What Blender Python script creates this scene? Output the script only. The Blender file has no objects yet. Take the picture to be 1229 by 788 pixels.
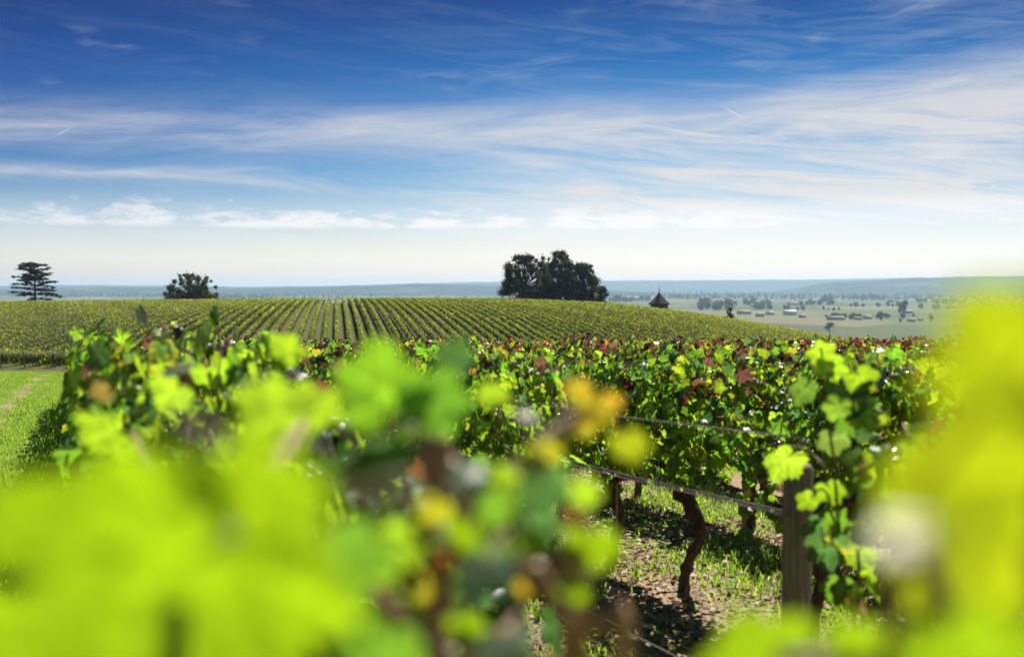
import bpy, math, random
import numpy as np

S = bpy.context.scene
COL = S.collection
R = math.radians
rng = np.random.default_rng(11)
random.seed(11)

# ------------------------------------------------------------------ camera, sky, sun, exposure
EYE = 1.75
FPX = 35.0 / 36.0 * 1229.0                      # focal length in photograph pixels
PITCH = math.atan((394.0 - 345.0) / FPX)
SUN_AZ, SUN_EL = R(19), R(48)                   # to the right of the view axis, above the horizon
SUN_DIR = np.array([math.sin(SUN_AZ) * math.cos(SUN_EL), math.cos(SUN_AZ) * math.cos(SUN_EL), math.sin(SUN_EL)])

cam_d = bpy.data.cameras.new('camera')
cam = bpy.data.objects.new('camera', cam_d)
COL.objects.link(cam)
cam.location = (0, 0, EYE)
cam.rotation_euler = (math.pi / 2 - PITCH, 0, 0)
cam_d.lens = 35.0
cam_d.sensor_width = 36.0
cam_d.clip_start = 0.02
cam_d.clip_end = 40000
cam_d.dof.use_dof = True
cam_d.dof.focus_distance = 15.0
cam_d.dof.aperture_fstop = 2.3
S.camera = cam

sun_d = bpy.data.lights.new('sun', 'SUN')
sun_d.energy = 4.6
sun_d.angle = R(0.5)
sun_d.color = (1.0, 0.95, 0.86)
sun = bpy.data.objects.new('sun', sun_d)
COL.objects.link(sun)
sun.rotation_euler = (math.pi / 2 - SUN_EL, 0, math.pi - SUN_AZ)

S.view_settings.view_transform = 'Standard'
S.view_settings.look = 'None'
S.view_settings.exposure = 1.02
S.view_settings.gamma = 1.0
S.view_settings.use_curve_mapping = False
S.render.engine = 'CYCLES'
cy = S.cycles
cy.max_bounces = 7
cy.diffuse_bounces = 3
cy.glossy_bounces = 2
cy.transmission_bounces = 4
cy.transparent_max_bounces = 4
cy.volume_bounces = 0
cy.use_denoising = True
cy.caustics_reflective = False
cy.caustics_refractive = False
cy.sample_clamp_indirect = 6.0


class V:
    """A socket with arithmetic, so that node maths reads like maths."""
    def __init__(s, t, k): s.t, s.k = t, k
    def _m(s, op, *a, clamp=False):
        n = s.t.nodes.new('ShaderNodeMath'); n.operation = op; n.use_clamp = clamp
        for i, v in enumerate((s,) + a):
            if isinstance(v, V): s.t.links.new(v.k, n.inputs[i])
            else: n.inputs[i].default_value = v
        return V(s.t, n.outputs[0])
    def __add__(s, o): return s._m('ADD', o)
    def __radd__(s, o): return s._m('ADD', o)
    def __sub__(s, o): return s._m('SUBTRACT', o)
    def __rsub__(s, o): return V.const(s.t, o)._m('SUBTRACT', s)
    def __mul__(s, o): return s._m('MULTIPLY', o)
    def __rmul__(s, o): return s._m('MULTIPLY', o)
    def __truediv__(s, o): return s._m('DIVIDE', o)
    def clamp(s): return s._m('ADD', 0.0, clamp=True)
    def max(s, o): return s._m('MAXIMUM', o)
    def min(s, o): return s._m('MINIMUM', o)
    def pow(s, o): return s._m('POWER', o)
    def sqrt(s): return s._m('SQRT')
    def abs(s): return s._m('ABSOLUTE')
    def exp(s): return s._m('EXPONENT')
    def sin(s): return s._m('SINE')
    def atan2(s, o): return s._m('ARCTAN2', o)
    def fract(s): return s._m('FRACT')
    def step(s, a, b):
        n = s.t.nodes.new('ShaderNodeMapRange'); n.interpolation_type = 'SMOOTHSTEP'; n.clamp = True
        s.t.links.new(s.k, n.inputs['Value'])
        n.inputs['From Min'].default_value = a; n.inputs['From Max'].default_value = b
        return V(s.t, n.outputs['Result'])
    @staticmethod
    def const(t, v):
        n = t.nodes.new('ShaderNodeValue'); n.outputs[0].default_value = v
        return V(t, n.outputs[0])


def gauss(v, c, w): return (((v - c) / w).pow(2.0) * -1.0).exp()
def vec(t, x, y, z=0.0):
    n = t.nodes.new('ShaderNodeCombineXYZ')
    for i, v in enumerate((x, y, z)):
        if isinstance(v, V): t.links.new(v.k, n.inputs[i])
        else: n.inputs[i].default_value = v
    return n.outputs[0]
def noise(t, vector, scale, detail=4, rough=0.55, dist=0.0):
    n = t.nodes.new('ShaderNodeTexNoise')
    n.inputs['Scale'].default_value = scale; n.inputs['Detail'].default_value = detail
    n.inputs['Roughness'].default_value = rough; n.inputs['Distortion'].default_value = dist
    if vector is not None: t.links.new(vector, n.inputs['Vector'])
    return V(t, n.outputs['Fac'])
def ramp(t, fac, stops):
    n = t.nodes.new('ShaderNodeValToRGB')
    e = n.color_ramp.elements
    while len(e) < len(stops): e.new(0.5)
    for el, (p, c) in zip(e, stops):
        el.position = p; el.color = (*c, 1)
    t.links.new(fac.k, n.inputs[0])
    return n.outputs[0]
def mixc(t, fac, a, b, blend='MIX'):
    n = t.nodes.new('ShaderNodeMix'); n.data_type = 'RGBA'; n.blend_type = blend
    for sock, v in ((n.inputs[0], fac), (n.inputs[6], a), (n.inputs[7], b)):
        if isinstance(v, V): t.links.new(v.k, sock)
        elif isinstance(v, bpy.types.NodeSocket): t.links.new(v, sock)
        elif isinstance(v, tuple): sock.default_value = (*v, 1)
        else: sock.default_value = v
    return n.outputs[2]


# --- sky: Nishita, graded deep blue, with cirrus and low cumulus laid out by azimuth and elevation
W = bpy.data.worlds.new('World')
S.world = W
W.use_nodes = True
t = W.node_tree
t.nodes.clear()
sky = t.nodes.new('ShaderNodeTexSky')
sky.sky_type = 'NISHITA'
sky.sun_disc = False
sky.sun_elevation = SUN_EL
sky.sun_rotation = SUN_AZ
sky.altitude = 100
sky.air_density = 1.0
sky.dust_density = 0.6
sky.ozone_density = 2.0
tc = t.nodes.new('ShaderNodeTexCoord')
sx = t.nodes.new('ShaderNodeSeparateXYZ')
t.links.new(tc.outputs['Generated'], sx.inputs[0])
dx, dy, dz = (V(t, sx.outputs[i]) for i in range(3))
az = dx.atan2(dy)
el = dz.max(0.0) / (dx * dx + dy * dy).sqrt().max(0.05)
tint = ramp(t, (el / 0.6).clamp(), [
    (0.0, (0.95, 0.83, 0.86)), (0.045, (0.91, 0.83, 0.86)), (0.09, (0.72, 0.71, 0.76)), (0.175, (0.35, 0.52, 0.66)), (0.27, (0.12, 0.34, 0.55)),
    (0.37, (0.016, 0.185, 0.41)), (0.47, (0.001, 0.085, 0.27)), (0.60, (0.001, 0.055, 0.23)), (0.80, (0.02, 0.10, 0.30)), (1.0, (0.12, 0.28, 0.52))])
side = ramp(t, ((az + 0.5) / 1.0).clamp(), [(0.0, (0.18, 0.46, 0.74)), (0.55, (1.0, 1.0, 1.0)), (0.85, (1.0, 1.02, 1.0)), (1.0, (0.75, 0.88, 0.92))])
side = mixc(t, el.step(0.02, 0.14), (1.0, 1.0, 1.0), side)
tint = mixc(t, 1.0, tint, side, 'MULTIPLY')
blue = mixc(t, 1.0, sky.outputs[0], tint, 'MULTIPLY')
# cirrus: strands drawn out along the wind, thin sheets between them, denser to the right
wx_ = noise(t, vec(t, az * 3.0, el * 8.0, 3.1), 1.3, 3) - 0.5
wy_ = noise(t, vec(t, az * 2.0, el * 5.0, 21.0), 1.6, 3) - 0.5
A = az + wx_ * 0.10
E = el + wy_ * 0.020
fib = noise(t, vec(t, A * 3.0 + E * 3.0, E * 30.0 - A * 2.4, 0.0), 1.5, 10, 0.66, 0.6)
fib2 = noise(t, vec(t, A * 9.0 - E * 6.0, E * 75.0 - A * 10.0, 5.0), 1.2, 9, 0.68, 1.0)
fib3 = noise(t, vec(t, A * 5.0, E * 48.0 + A * 5.0, 9.0), 1.2, 8, 0.66, 0.8)
broad = noise(t, vec(t, A * 2.2, E * 10.0, 8.0), 1.5, 4, 0.5)
right = az.step(-0.22, 0.30)
cen = az * 0.036 + 0.163 + wy_ * 0.010
up = (E - cen).max(0.0)
dn = (cen - E).max(0.0)
band = ((up / 0.020).pow(2.0) * -1.0).exp() * ((dn / 0.026).pow(2.0) * -1.0).exp()
thread = ((fib - 0.36) * 2.6).clamp() * (fib2 * 1.1 + 0.35).clamp()
cir = band * (thread * 0.75 + broad * (right * 0.75 + 0.34))
# the sheet under the band, filling the right half down to the cumulus line
sheet = ((cen - E) / 0.02).clamp() * (E - 0.055).step(0.0, 0.035) * az.step(-0.20, 0.20)
cir = cir + sheet * ((fib3 - 0.30) * 2.6).clamp() * (broad * 0.9 + 0.60)
left_streak = gauss(E - az * 0.03, 0.118, 0.006) * ((fib - 0.38) * 3.0).clamp() * az.step(0.25, 0.0) * 0.45
left_streak2 = gauss(E + az * 0.02, 0.094, 0.007) * ((fib3 - 0.36) * 3.0).clamp() * 0.5
veil = el.step(0.125, 0.045) * (broad * 0.4 + fib3 * 0.7 - 0.18).max(0.0) * (right * 0.75 + 0.62)
high = el.step(0.165, 0.21) * ((fib - 0.42) * 2.2).clamp() * ((broad - 0.38) * 3.0).clamp() * (az.step(-0.4, 0.5) * 0.34 + 0.05)
high = high + el.step(0.17, 0.20) * ((fib3 - 0.47) * 3.2).clamp() * fib2 * (az.step(-0.3, 0.4) * 0.5 + 0.12)
spot = noise(t, vec(t, az * 9.0, el * 30.0, 12.0), 1.0, 2)
high = high + ((spot - 0.60) * 9.0).clamp() * ((fib2 - 0.42) * 3.0).clamp() * el.step(0.16, 0.19) * 0.35
# low cumulus line near the horizon: flat bases, ragged tops
cumn = noise(t, vec(t, az * 15.0, el * 48.0, 1.7), 2.0, 9, 0.62, 0.2)
cx_ = noise(t, vec(t, az * 6.0, 0.3, 9.0), 1.6, 2)
cover = (cx_ - 0.44) * 1.3 + 0.06 - (az - 0.10).step(0.0, 0.05) * 0.06
base = (el - 0.0555 - (fib3 - 0.5) * 0.012).step(0.0, 0.006)
cum = ((cumn - 0.46 + cover - (el - 0.060).max(0.0) * 11.0) * 6.0).clamp() * base * (0.72 - az.step(-0.20, -0.35) * 0.14)
cover2 = gauss(az, 0.40, 0.075) * 0.46 - 0.36
cum = cum + ((cumn - 0.40 + cover2 - (el - 0.083).max(0.0) * 14.0) * 9.0).clamp() * (el - 0.078).step(0.0, 0.004) * 0.9
# short contrails
contr = gauss((el - 0.170) - (az - 0.217) * -0.6, 0.0, 0.0007) * gauss(az, 0.217, 0.008) * 0.7 + gauss((el - 0.142) - (az + 0.42) * 0.6, 0.0, 0.0006) * gauss(az, -0.42, 0.008) * 0.4
cloud = (cir + veil + high + left_streak + left_streak2 + cum + contr).clamp()
cloudcol = ramp(t, el / 0.3, [(0.0, (7.9, 7.5, 7.3)), (0.23, (7.9, 7.6, 7.4)), (0.30, (6.3, 6.0, 5.8)), (0.55, (5.6, 5.45, 5.4)), (1.0, (3.5, 4.4, 5.4))])
cc = t.nodes.new('ShaderNodeVectorMath'); cc.operation = 'SCALE'
final = mixc(t, cloud * 0.90, blue, cloudcol)
bg = t.nodes.new('ShaderNodeBackground')
bg.inputs['Strength'].default_value = 0.065
t.links.new(final, bg.inputs['Color'])
out = t.nodes.new('ShaderNodeOutputWorld')
t.links.new(bg.outputs[0], out.inputs['Surface'])


# ------------------------------------------------------------------ helpers
def at(px, py, Y):
    """point on the photograph's ray through (px, py) at depth Y along the ground axis"""
    a, b = (px - 614.5) / FPX, -(py - 394.0) / FPX
    v = np.array([a, math.cos(PITCH) + b * math.sin(PITCH), -math.sin(PITCH) + b * math.cos(PITCH)])
    return np.array([0, 0, EYE]) + v * (Y / v[1])

def tag(o, label=None, cat=None, group=None, kind=None):
    if label: o['label'] = label
    if cat: o['category'] = cat
    if group: o['group'] = group
    if kind: o['kind'] = kind
    return o

def link(o, parent=None):
    COL.objects.link(o)
    if parent is not None: o.parent = parent
    return o

def empty(name, loc, rz=0.0):
    o = bpy.data.objects.new(name, None)
    o.empty_display_size = 0.1
    o.location = loc
    o.rotation_euler = (0, 0, rz)
    return link(o)

def build(name, verts, faces, mats, cols=None, smooth=False, midx=None):
    """mesh from numpy: faces is a list of (n,k) integer arrays"""
    me = bpy.data.meshes.new(name)
    verts = np.asarray(verts, dtype=np.float32)
    if not isinstance(faces, list): faces = [faces]
    faces = [np.asarray(f, dtype=np.int32) for f in faces if len(f)]
    loops = np.concatenate([f.ravel() for f in faces])
    tot = np.concatenate([np.full(len(f), f.shape[1], dtype=np.int32) for f in faces])
    start = np.concatenate([[0], np.cumsum(tot)[:-1]]).astype(np.int32)
    me.vertices.add(len(verts)); me.vertices.foreach_set('co', verts.ravel())
    me.loops.add(len(loops)); me.loops.foreach_set('vertex_index', loops)
    me.polygons.add(len(tot)); me.polygons.foreach_set('loop_start', start)
    try: me.polygons.foreach_set('loop_total', tot)
    except Exception: pass
    if smooth: me.polygons.foreach_set('use_smooth', np.ones(len(tot), dtype=bool))
    if midx is not None: me.polygons.foreach_set('material_index', np.asarray(midx, dtype=np.int32))
    if cols is not None:
        at_ = me.color_attributes.new('Col', 'FLOAT_COLOR', 'POINT')
        c4 = np.ones((len(verts), 4), dtype=np.float32); c4[:, :3] = cols
        at_.data.foreach_set('color', c4.ravel())
    for m in (mats if isinstance(mats, (list, tuple)) else [mats]): me.materials.append(m)
    me.update(calc_edges=True)
    return me

def obj(name, me, parent=None, loc=None):
    o = bpy.data.objects.new(name, me)
    if loc is not None: o.location = loc
    return link(o, parent)

def unit(a):
    a = np.asarray(a, dtype=float)
    return a / np.maximum(np.linalg.norm(a, axis=-1, keepdims=True), 1e-9)

def tube(pts, radii, sides=8, rough=0.0, rg=None, cap=True):
    pts = np.asarray(pts, float); n = len(pts)
    radii = np.broadcast_to(np.asarray(radii, float), (n,))
    tan = unit(np.gradient(pts, axis=0))
    ref = np.array([0.31, 0.12, 0.94]) if abs(tan[0][2]) < 0.8 else np.array([0.9, 0.3, 0.1])
    a = unit(np.cross(tan, ref)); b = np.cross(tan, a)
    th = np.linspace(0, 2 * math.pi, sides, endpoint=False)
    rr = radii[:, None] * np.ones(sides)[None]
    if rough: rr = rr * (1 + rough * (rg or rng).standard_normal((n, sides)))
    v = pts[:, None] + rr[..., None] * (np.cos(th)[None, :, None] * a[:, None] + np.sin(th)[None, :, None] * b[:, None])
    v = v.reshape(-1, 3)
    i, j = np.meshgrid(np.arange(n - 1), np.arange(sides), indexing='ij')
    j2 = (j + 1) % sides
    q = np.stack([i * sides + j, i * sides + j2, (i + 1) * sides + j2, (i + 1) * sides + j], -1).reshape(-1, 4)
    if cap:
        v = np.vstack([v, pts[0], pts[-1]])
        k = len(v)
        js = np.arange(sides); jn = (js + 1) % sides
        q = np.vstack([q, np.stack([np.full(sides, k - 2), np.full(sides, k - 2), jn, js], -1)[:0]])
        tri = np.vstack([np.stack([np.full(sides, k - 2), jn, js], -1),
                         np.stack([np.full(sides, k - 1), (n - 1) * sides + js, (n - 1) * sides + jn], -1)])
        return v, [q, tri]
    return v, [q]

def join(parts):
    """[(verts, [faces...])...] -> one"""
    vs, fs, o = [], [], 0
    for v, f in parts:
        vs.append(v)
        for k in f: fs.append(np.asarray(k) + o)
        o += len(v)
    by = {}
    for f in fs:
        if len(f): by.setdefault(f.shape[1], []).append(f)
    return np.vstack(vs), [np.vstack(x) for x in by.values()]

def smooth_path(pts, n=16):
    pts = np.asarray(pts, float)
    s = np.linspace(0, 1, len(pts)); u = np.linspace(0, 1, n)
    for _ in range(1):
        P = np.vstack([2 * pts[0] - pts[1], pts, 2 * pts[-1] - pts[-2]])
        outp = []
        for x in u:
            k = min(int(x * (len(pts) - 1)), len(pts) - 2); f = x * (len(pts) - 1) - k
            p0, p1, p2, p3 = P[k:k + 4]
            outp.append(0.5 * (2 * p1 + (p2 - p0) * f + (2 * p0 - 5 * p1 + 4 * p2 - p3) * f * f + (3 * p1 - p0 - 3 * p2 + p3) * f ** 3))
    return np.array(outp)


# --- leaf templates (x across, y to the tip, z along the normal), the stalk joins at the origin
def vine_leaf(rings=1, teeth=True):
    ctrl = [(-84, .26), (-64, .42), (-42, .52), (-22, .52), (-8, .45), (8, .56), (24, .64), (38, .60), (52, .50), (62, .53), (76, .64), (90, .72)]
    ang = [a for a, _ in ctrl] + [180 - a for a, _ in ctrl[:-1][::-1]]
    rad = [r for _, r in ctrl] + [r for _, r in ctrl[:-1][::-1]]
    ang, rad = np.array(ang, float), np.array(rad)
    if teeth:
        A2 = np.linspace(ang[0], ang[-1], 47)
        r2 = np.interp(A2, ang, rad)
        r2 = r2 * (1 + 0.07 * np.where(np.arange(47) % 2, 1, -1))
        r2[np.abs(A2 - 90).argmin()] = 0.72
        ang, rad = A2, r2
    a = np.radians(ang)
    outer = np.stack([rad * np.cos(a), rad * np.sin(a)], -1)
    n = len(outer)
    vs = [np.zeros((1, 2))]
    for k in range(1, rings + 1): vs.append(outer * k / rings)
    v = np.vstack(vs)
    r = np.hypot(v[:, 0], v[:, 1]); th = np.arctan2(v[:, 1], v[:, 0])
    z = 0.055 * r * np.cos(5 * (th - math.pi / 2)) - 0.42 * r ** 2 + 0.10 * np.abs(v[:, 0]) + 0.03 * np.sin(th * 9) * r ** 2
    v3 = np.column_stack([v, z])
    idx = np.arange(n - 1)
    tri = np.stack([np.zeros(n - 1, int), idx + 1, idx + 2], -1)
    quads = []
    for k in range(1, rings):
        o0, o1 = 1 + (k - 1) * n, 1 + k * n
        quads.append(np.stack([o0 + idx, o1 + idx, o1 + idx + 1, o0 + idx + 1], -1))
    return v3, [tri] + ([np.vstack(quads)] if quads else [])

LEAF_MID = vine_leaf(1, False)
LEAF_FINE = vine_leaf(3, True)
def veins(tm, gain=1.5):
    v = tm[0]; th = np.degrees(np.arctan2(v[:, 1], v[:, 0])); r = np.hypot(v[:, 0], v[:, 1])
    f = np.ones(len(v))
    for a in (90, 27, 153, -32, 212, -148): f = np.where((np.abs(th - a) < 3.9) & (r > .05) & (r < r.max() * .8), gain, f)
    f[0] = gain
    return f
VEIN = {id(LEAF_FINE): veins(LEAF_FINE)}
CARD = (np.array([[0, 0, 0], [.36, .35, -.05], [.22, .75, -.1], [0, 1, -.22], [-.28, .72, -.08], [-.34, .3, -.05]]), [np.array([[0, 1, 2, 3], [0, 3, 4, 5]])])

def scatter(P, N, T, size, cols, tmpl, edge=None):
    """place one leaf template per row of P, normal N, tip direction T"""
    N = unit(N); T = T - (T * N).sum(-1, keepdims=True) * N; T = unit(T); B = np.cross(T, N)
    tv, tf = tmpl
    size = np.broadcast_to(np.asarray(size, float), (len(P),))[:, None, None]
    curl = rng.uniform(0.3, 2.6, len(P))[:, None, None]
    v = P[:, None] + size * (tv[None, :, 0:1] * B[:, None] + tv[None, :, 1:2] * T[:, None] + curl * tv[None, :, 2:3] * N[:, None])
    k = len(tv); off = (np.arange(len(P)) * k)[:, None, None]
    f = [(x[None] + off).reshape(-1, x.shape[1]) for x in tf]
    c = np.repeat(cols, k, axis=0)
    if id(tmpl) in VEIN: c = c * np.tile(VEIN[id(tmpl)], len(P))[:, None]
    if edge is not None:                         # autumn starts at the rim of a leaf
        r = np.hypot(tv[:, 0], tv[:, 1]); wgt = np.clip((r - .25) / .35, 0, 1)
        wgt = (wgt[None] * rng.uniform(.3, 1.2, (len(P), k))).clip(0, 1).reshape(-1, 1)
        c = c * (1 - wgt) + np.repeat(edge, k, axis=0) * wgt
    return v.reshape(-1, 3), f, c

PAL = {
    'green': (0.058, 0.116, 0.008), 'lime': (0.102, 0.160, 0.006), 'deep': (0.026, 0.060, 0.012),
    'yellow': (0.200, 0.185, 0.010), 'orange': (0.190, 0.075, 0.012), 'red': (0.062, 0.011, 0.009), 'brown': (0.050, 0.022, 0.014),
}
def leafcols(t, red=0.34, g=rng):
    """autumn colours gather towards the top of the canopy (t = 0..1)"""
    n = len(t); u = g.random(n)
    keys = np.array([PAL[k] for k in ('green', 'lime', 'deep', 'yellow', 'orange', 'red', 'brown')])
    pr = red * np.clip(t, 0, 1.1) ** 4.5
    idx = np.where(u < 0.42, 0, np.where(u < 0.76, 1, np.where(u < 0.965, 2, np.where(u < 0.975, 3, 6))))
    w = g.random(n)
    aut = np.where(w < 0.36, 5, np.where(w < 0.92, 6, np.where(w < 0.97, 4, 3)))
    idx = np.where(g.random(n) < pr + 0.01, aut, idx)
    c = keys[idx] * g.uniform(0.7, 1.35, (n, 1)) * (1 + g.normal(0, 0.06, (n, 3)))
    rim = np.where((g.random(n) < 0.20 + pr)[:, None] & (idx < 4)[:, None], keys[g.choice([5, 6, 4, 3, 1], n)], c * g.uniform(.85, 1.15, (n, 1)))
    return np.clip(c, 0.003, 0.6), np.clip(rim, 0.003, 0.6)


# ------------------------------------------------------------------ materials
def new_mat(name):
    m = bpy.data.materials.new(name); m.use_nodes = True
    tt = m.node_tree; tt.nodes.clear()
    o = tt.nodes.new('ShaderNodeOutputMaterial')
    return m, tt, o

def leaf_mat(name, gain=3.6, fac=0.5, rough=0.36, spec=0.5, veins=False):
    m, t, o = new_mat(name)
    a = t.nodes.new('ShaderNodeAttribute'); a.attribute_name = 'Col'
    geo = t.nodes.new('ShaderNodeNewGeometry')
    nz = noise(t, geo.outputs['Position'], 55.0, 3)
    var = mixc(t, 1.0, a.outputs['Color'], ramp(t, nz, [(0.3, (.72, .75, .7)), (0.7, (1.2, 1.18, 1.2))]), 'MULTIPLY')
    back = V(t, geo.outputs['Backfacing'])
    base = mixc(t, back * 0.45, var, (0.13, 0.17, 0.09))
    p = t.nodes.new('ShaderNodeBsdfPrincipled')
    t.links.new(base, p.inputs['Base Color'])
    p.inputs['Roughness'].default_value = rough
    p.inputs['Specular IOR Level'].default_value = spec
    sc = t.nodes.new('ShaderNodeVectorMath'); sc.operation = 'SCALE'; sc.inputs['Scale'].default_value = gain
    t.links.new(var, sc.inputs[0])
    tr = t.nodes.new('ShaderNodeBsdfTranslucent')
    t.links.new(sc.outputs[0], tr.inputs['Color'])
    mx = t.nodes.new('ShaderNodeMixShader'); mx.inputs[0].default_value = fac
    t.links.new(p.outputs[0], mx.inputs[1]); t.links.new(tr.outputs[0], mx.inputs[2])
    t.links.new(mx.outputs[0], o.inputs['Surface'])
    return m

def plain(name, c1, c2, scale=8.0, rough=0.8, bump=0.0, stretch=(1, 1, 1), attr=False, detail=6, spec=0.5):
    m, t, o = new_mat(name)
    tc = t.nodes.new('ShaderNodeTexCoord')
    mp = t.nodes.new('ShaderNodeMapping'); mp.inputs['Scale'].default_value = stretch
    t.links.new(tc.outputs['Object'], mp.inputs[0])
    n = noise(t, mp.outputs[0], scale, detail, 0.62)
    p = t.nodes.new('ShaderNodeBsdfPrincipled')
    col = ramp(t, n, [(0.3, c1), (0.7, c2)])
    if attr:
        a = t.nodes.new('ShaderNodeAttribute'); a.attribute_name = 'Col'
        col = mixc(t, 1.0, a.outputs['Color'], col, 'MULTIPLY')
    t.links.new(col, p.inputs['Base Color'])
    p.inputs['Roughness'].default_value = rough
    p.inputs['Specular IOR Level'].default_value = spec
    if bump:
        b = t.nodes.new('ShaderNodeBump'); b.inputs['Strength'].default_value = bump; b.inputs['Distance'].default_value = 0.02
        t.links.new(n.k, b.inputs['Height']); t.links.new(b.outputs[0], p.inputs['Normal'])
    t.links.new(p.outputs[0], o.inputs['Surface'])
    return m

M_LEAF = leaf_mat('vine_leaf', 3.5, 0.56, 0.34, 0.5)
M_NEAR = leaf_mat('near_vine_leaf', 3.7, 0.58, 0.38, 0.4)
M_ROW = leaf_mat('hill_vine_foliage', 3.4, 0.55, 0.5, 0.15)
M_TREE = leaf_mat('tree_foliage', 2.4, 0.32, 0.7, 0.06)
M_GRASS = leaf_mat('grass_blades', 3.0, 0.5, 0.4, 0.3)
M_LITTER = leaf_mat('fallen_leaves', 1.0, 0.12, 0.6, 0.3)
M_BARK = plain('vine_bark', (0.022, 0.013, 0.009), (0.17, 0.115, 0.075), 20, 0.92, 1.0, (4, 4, 0.35), spec=0.2)
M_CANE = plain('vine_cane', (0.17, 0.085, 0.035), (0.34, 0.20, 0.09), 30, 0.55, 0.2)
M_POST = plain('weathered_wood', (0.15, 0.11, 0.08), (0.46, 0.37, 0.28), 14, 0.92, 0.9, (7, 7, 0.35), spec=0.2)
M_STAKE = plain('reddish_stake_wood', (0.20, 0.085, 0.045), (0.36, 0.17, 0.09), 16, 0.85, 0.4, (5, 5, 0.4))
M_WIRE = plain('galvanised_wire', (0.16, 0.12, 0.10), (0.34, 0.28, 0.25), 2, 0.6)
M_TBARK = plain('tree_bark', (0.02, 0.016, 0.012), (0.07, 0.055, 0.04), 3, 0.9)
M_STONE = plain('limestone_wall', (0.20, 0.17, 0.13), (0.36, 0.31, 0.24), 3, 0.9, 0.3)
M_SLATE = plain('dark_roof_tiles', (0.006, 0.005, 0.004), (0.018, 0.013, 0.011), 6, 0.9, 0.4, (1, 1, 5), spec=0.1)
M_LEAD = plain('lead_finial', (0.10, 0.12, 0.14), (0.22, 0.25, 0.28), 6, 0.5)
M_WALL = plain('house_plaster', (0.50, 0.46, 0.40), (0.66, 0.62, 0.55), 0.6, 0.9)
M_WHITE = plain('white_render', (0.72, 0.71, 0.68), (0.82, 0.81, 0.79), 0.6, 0.9)
M_TILE = plain('terracotta_roof', (0.24, 0.15, 0.115), (0.34, 0.22, 0.17), 0.8, 0.85)
M_TILED = plain('brown_roof', (0.13, 0.10, 0.085), (0.20, 0.155, 0.13), 0.8, 0.85)
M_GLASS = plain('window_glass', (0.02, 0.025, 0.03), (0.05, 0.06, 0.07), 1, 0.15)

# ------------------------------------------------------------------ terrain
TH = R(-23.5)                                    # heading of the near vine rows
U = np.array([math.sin(TH), math.cos(TH)])       # along a near row, away from the camera
NN = np.array([math.cos(TH), -math.sin(TH)])     # across the near rows, to the right
ROW0, PITCH_ROW = 0.30, 1.75
HTH = R(-10.0)                                   # heading of the hillside rows
HU = np.array([math.sin(HTH), math.cos(HTH)])
HN = np.array([math.cos(HTH), -math.sin(HTH)])

def sm(knx, kny, w, lo, hi, step):
    g = np.arange(lo, hi, step); v = np.interp(g, knx, kny)
    k = max(3, int(w / step) | 1); ker = np.hanning(k + 2)[1:-1]; ker /= ker.sum()
    vp = np.pad(v, k // 2, mode='edge')
    return g, np.convolve(vp, ker, 'valid')
_c = sm([-700, -300, -131, -45, 0, 27, 50, 74, 110, 160, 300, 700], [-7, -4.6, -3.4, -2.5, -2.55, -3.7, -6.5, -10.7, -17.5, -27, -40, -50], 22, -700, 701, 2)
_b = sm([-700, -300, -60, -25, 0, 30, 60, 110, 300, 700], [-8, -7, -6.2, -8.2, -10, -12, -16.5, -24, -42, -50], 22, -700, 701, 2)
_7 = sm([-700, -35, -20, 0, 40, 80, 300, 700], [-5, -4.6, -5.2, -6.0, -8.5, -14, -38, -50], 18, -700, 701, 2)
_s = sm([75, 110, 140, 180, 215, 240, 258, 285, 330], [0, 0, .32, .66, .88, .97, 1, .96, .80], 24, 75, 331, 1)
_far = sm([330, 420, 600, 900, 30000], [0, .14, .55, 1, 1], 60, 330, 1000, 5)

def H(x, y):
    x, y = np.broadcast_arrays(np.asarray(x, float), np.asarray(y, float))
    near = -0.05 * y
    near = np.where(y < -5, 0.25, near)
    z7, zb, zc = np.interp(x, *_7), np.interp(x, *_b), np.interp(x, *_c)
    ye = 27 + 0.0 * x
    f1 = np.clip((y - ye) / (75 - ye), 0, 1); f1 = f1 * (0.55 + 0.45 * f1)
    z = near * (1 - f1) + z7 * f1
    z = np.where(y > ye, -0.05 * ye + (z7 + 0.05 * ye) * f1, near)
    f2 = np.clip((y - 75) / 35, 0, 1); f2 = f2 * f2 * (3 - 2 * f2)
    z = np.where(y > 75, z7 + (zb - z7) * f2, z)
    s = np.interp(y, *_s)
    z = np.where(y > 110, zb + (zc - zb) * s, z)
    zend = zb + (zc - zb) * 0.80
    ff = np.interp(y, *_far)
    z = np.where(y > 330, zend + (-50 - zend) * ff, z)
    z = z + 0.02 * np.sin(x * 1.7 + y * 0.6) * (np.abs(y) < 60) * np.exp(-((x - 0) / 60.0) ** 2)
    return z
def Hs(x, y): return float(H(np.array([x]), np.array([y]))[0])

def axis(lo, hi, n, k):
    """n samples, dense around zero"""
    a = math.asinh(lo / k); b = math.asinh(hi / k)
    return k * np.sinh(np.linspace(a, b, n))
gx = axis(-9000, 9000, 300, 12.0)
gy = np.concatenate([np.linspace(-60, 0, 14)[:-1], np.linspace(0, 60, 70)[:-1], np.linspace(60, 360, 120)[:-1], 360 * (15000 / 360.0) ** np.linspace(0, 1, 90)])
XX, YY = np.meshgrid(gx, gy)
ZZ = H(XX, YY)
nv = np.column_stack([XX.ravel(), YY.ravel(), ZZ.ravel()])
ii, jj = np.meshgrid(np.arange(len(gy) - 1), np.arange(len(gx) - 1), indexing='ij')
w_ = len(gx)
q = np.stack([ii * w_ + jj, ii * w_ + jj + 1, (ii + 1) * w_ + jj + 1, (ii + 1) * w_ + jj], -1).reshape(-1, 4)

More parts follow.
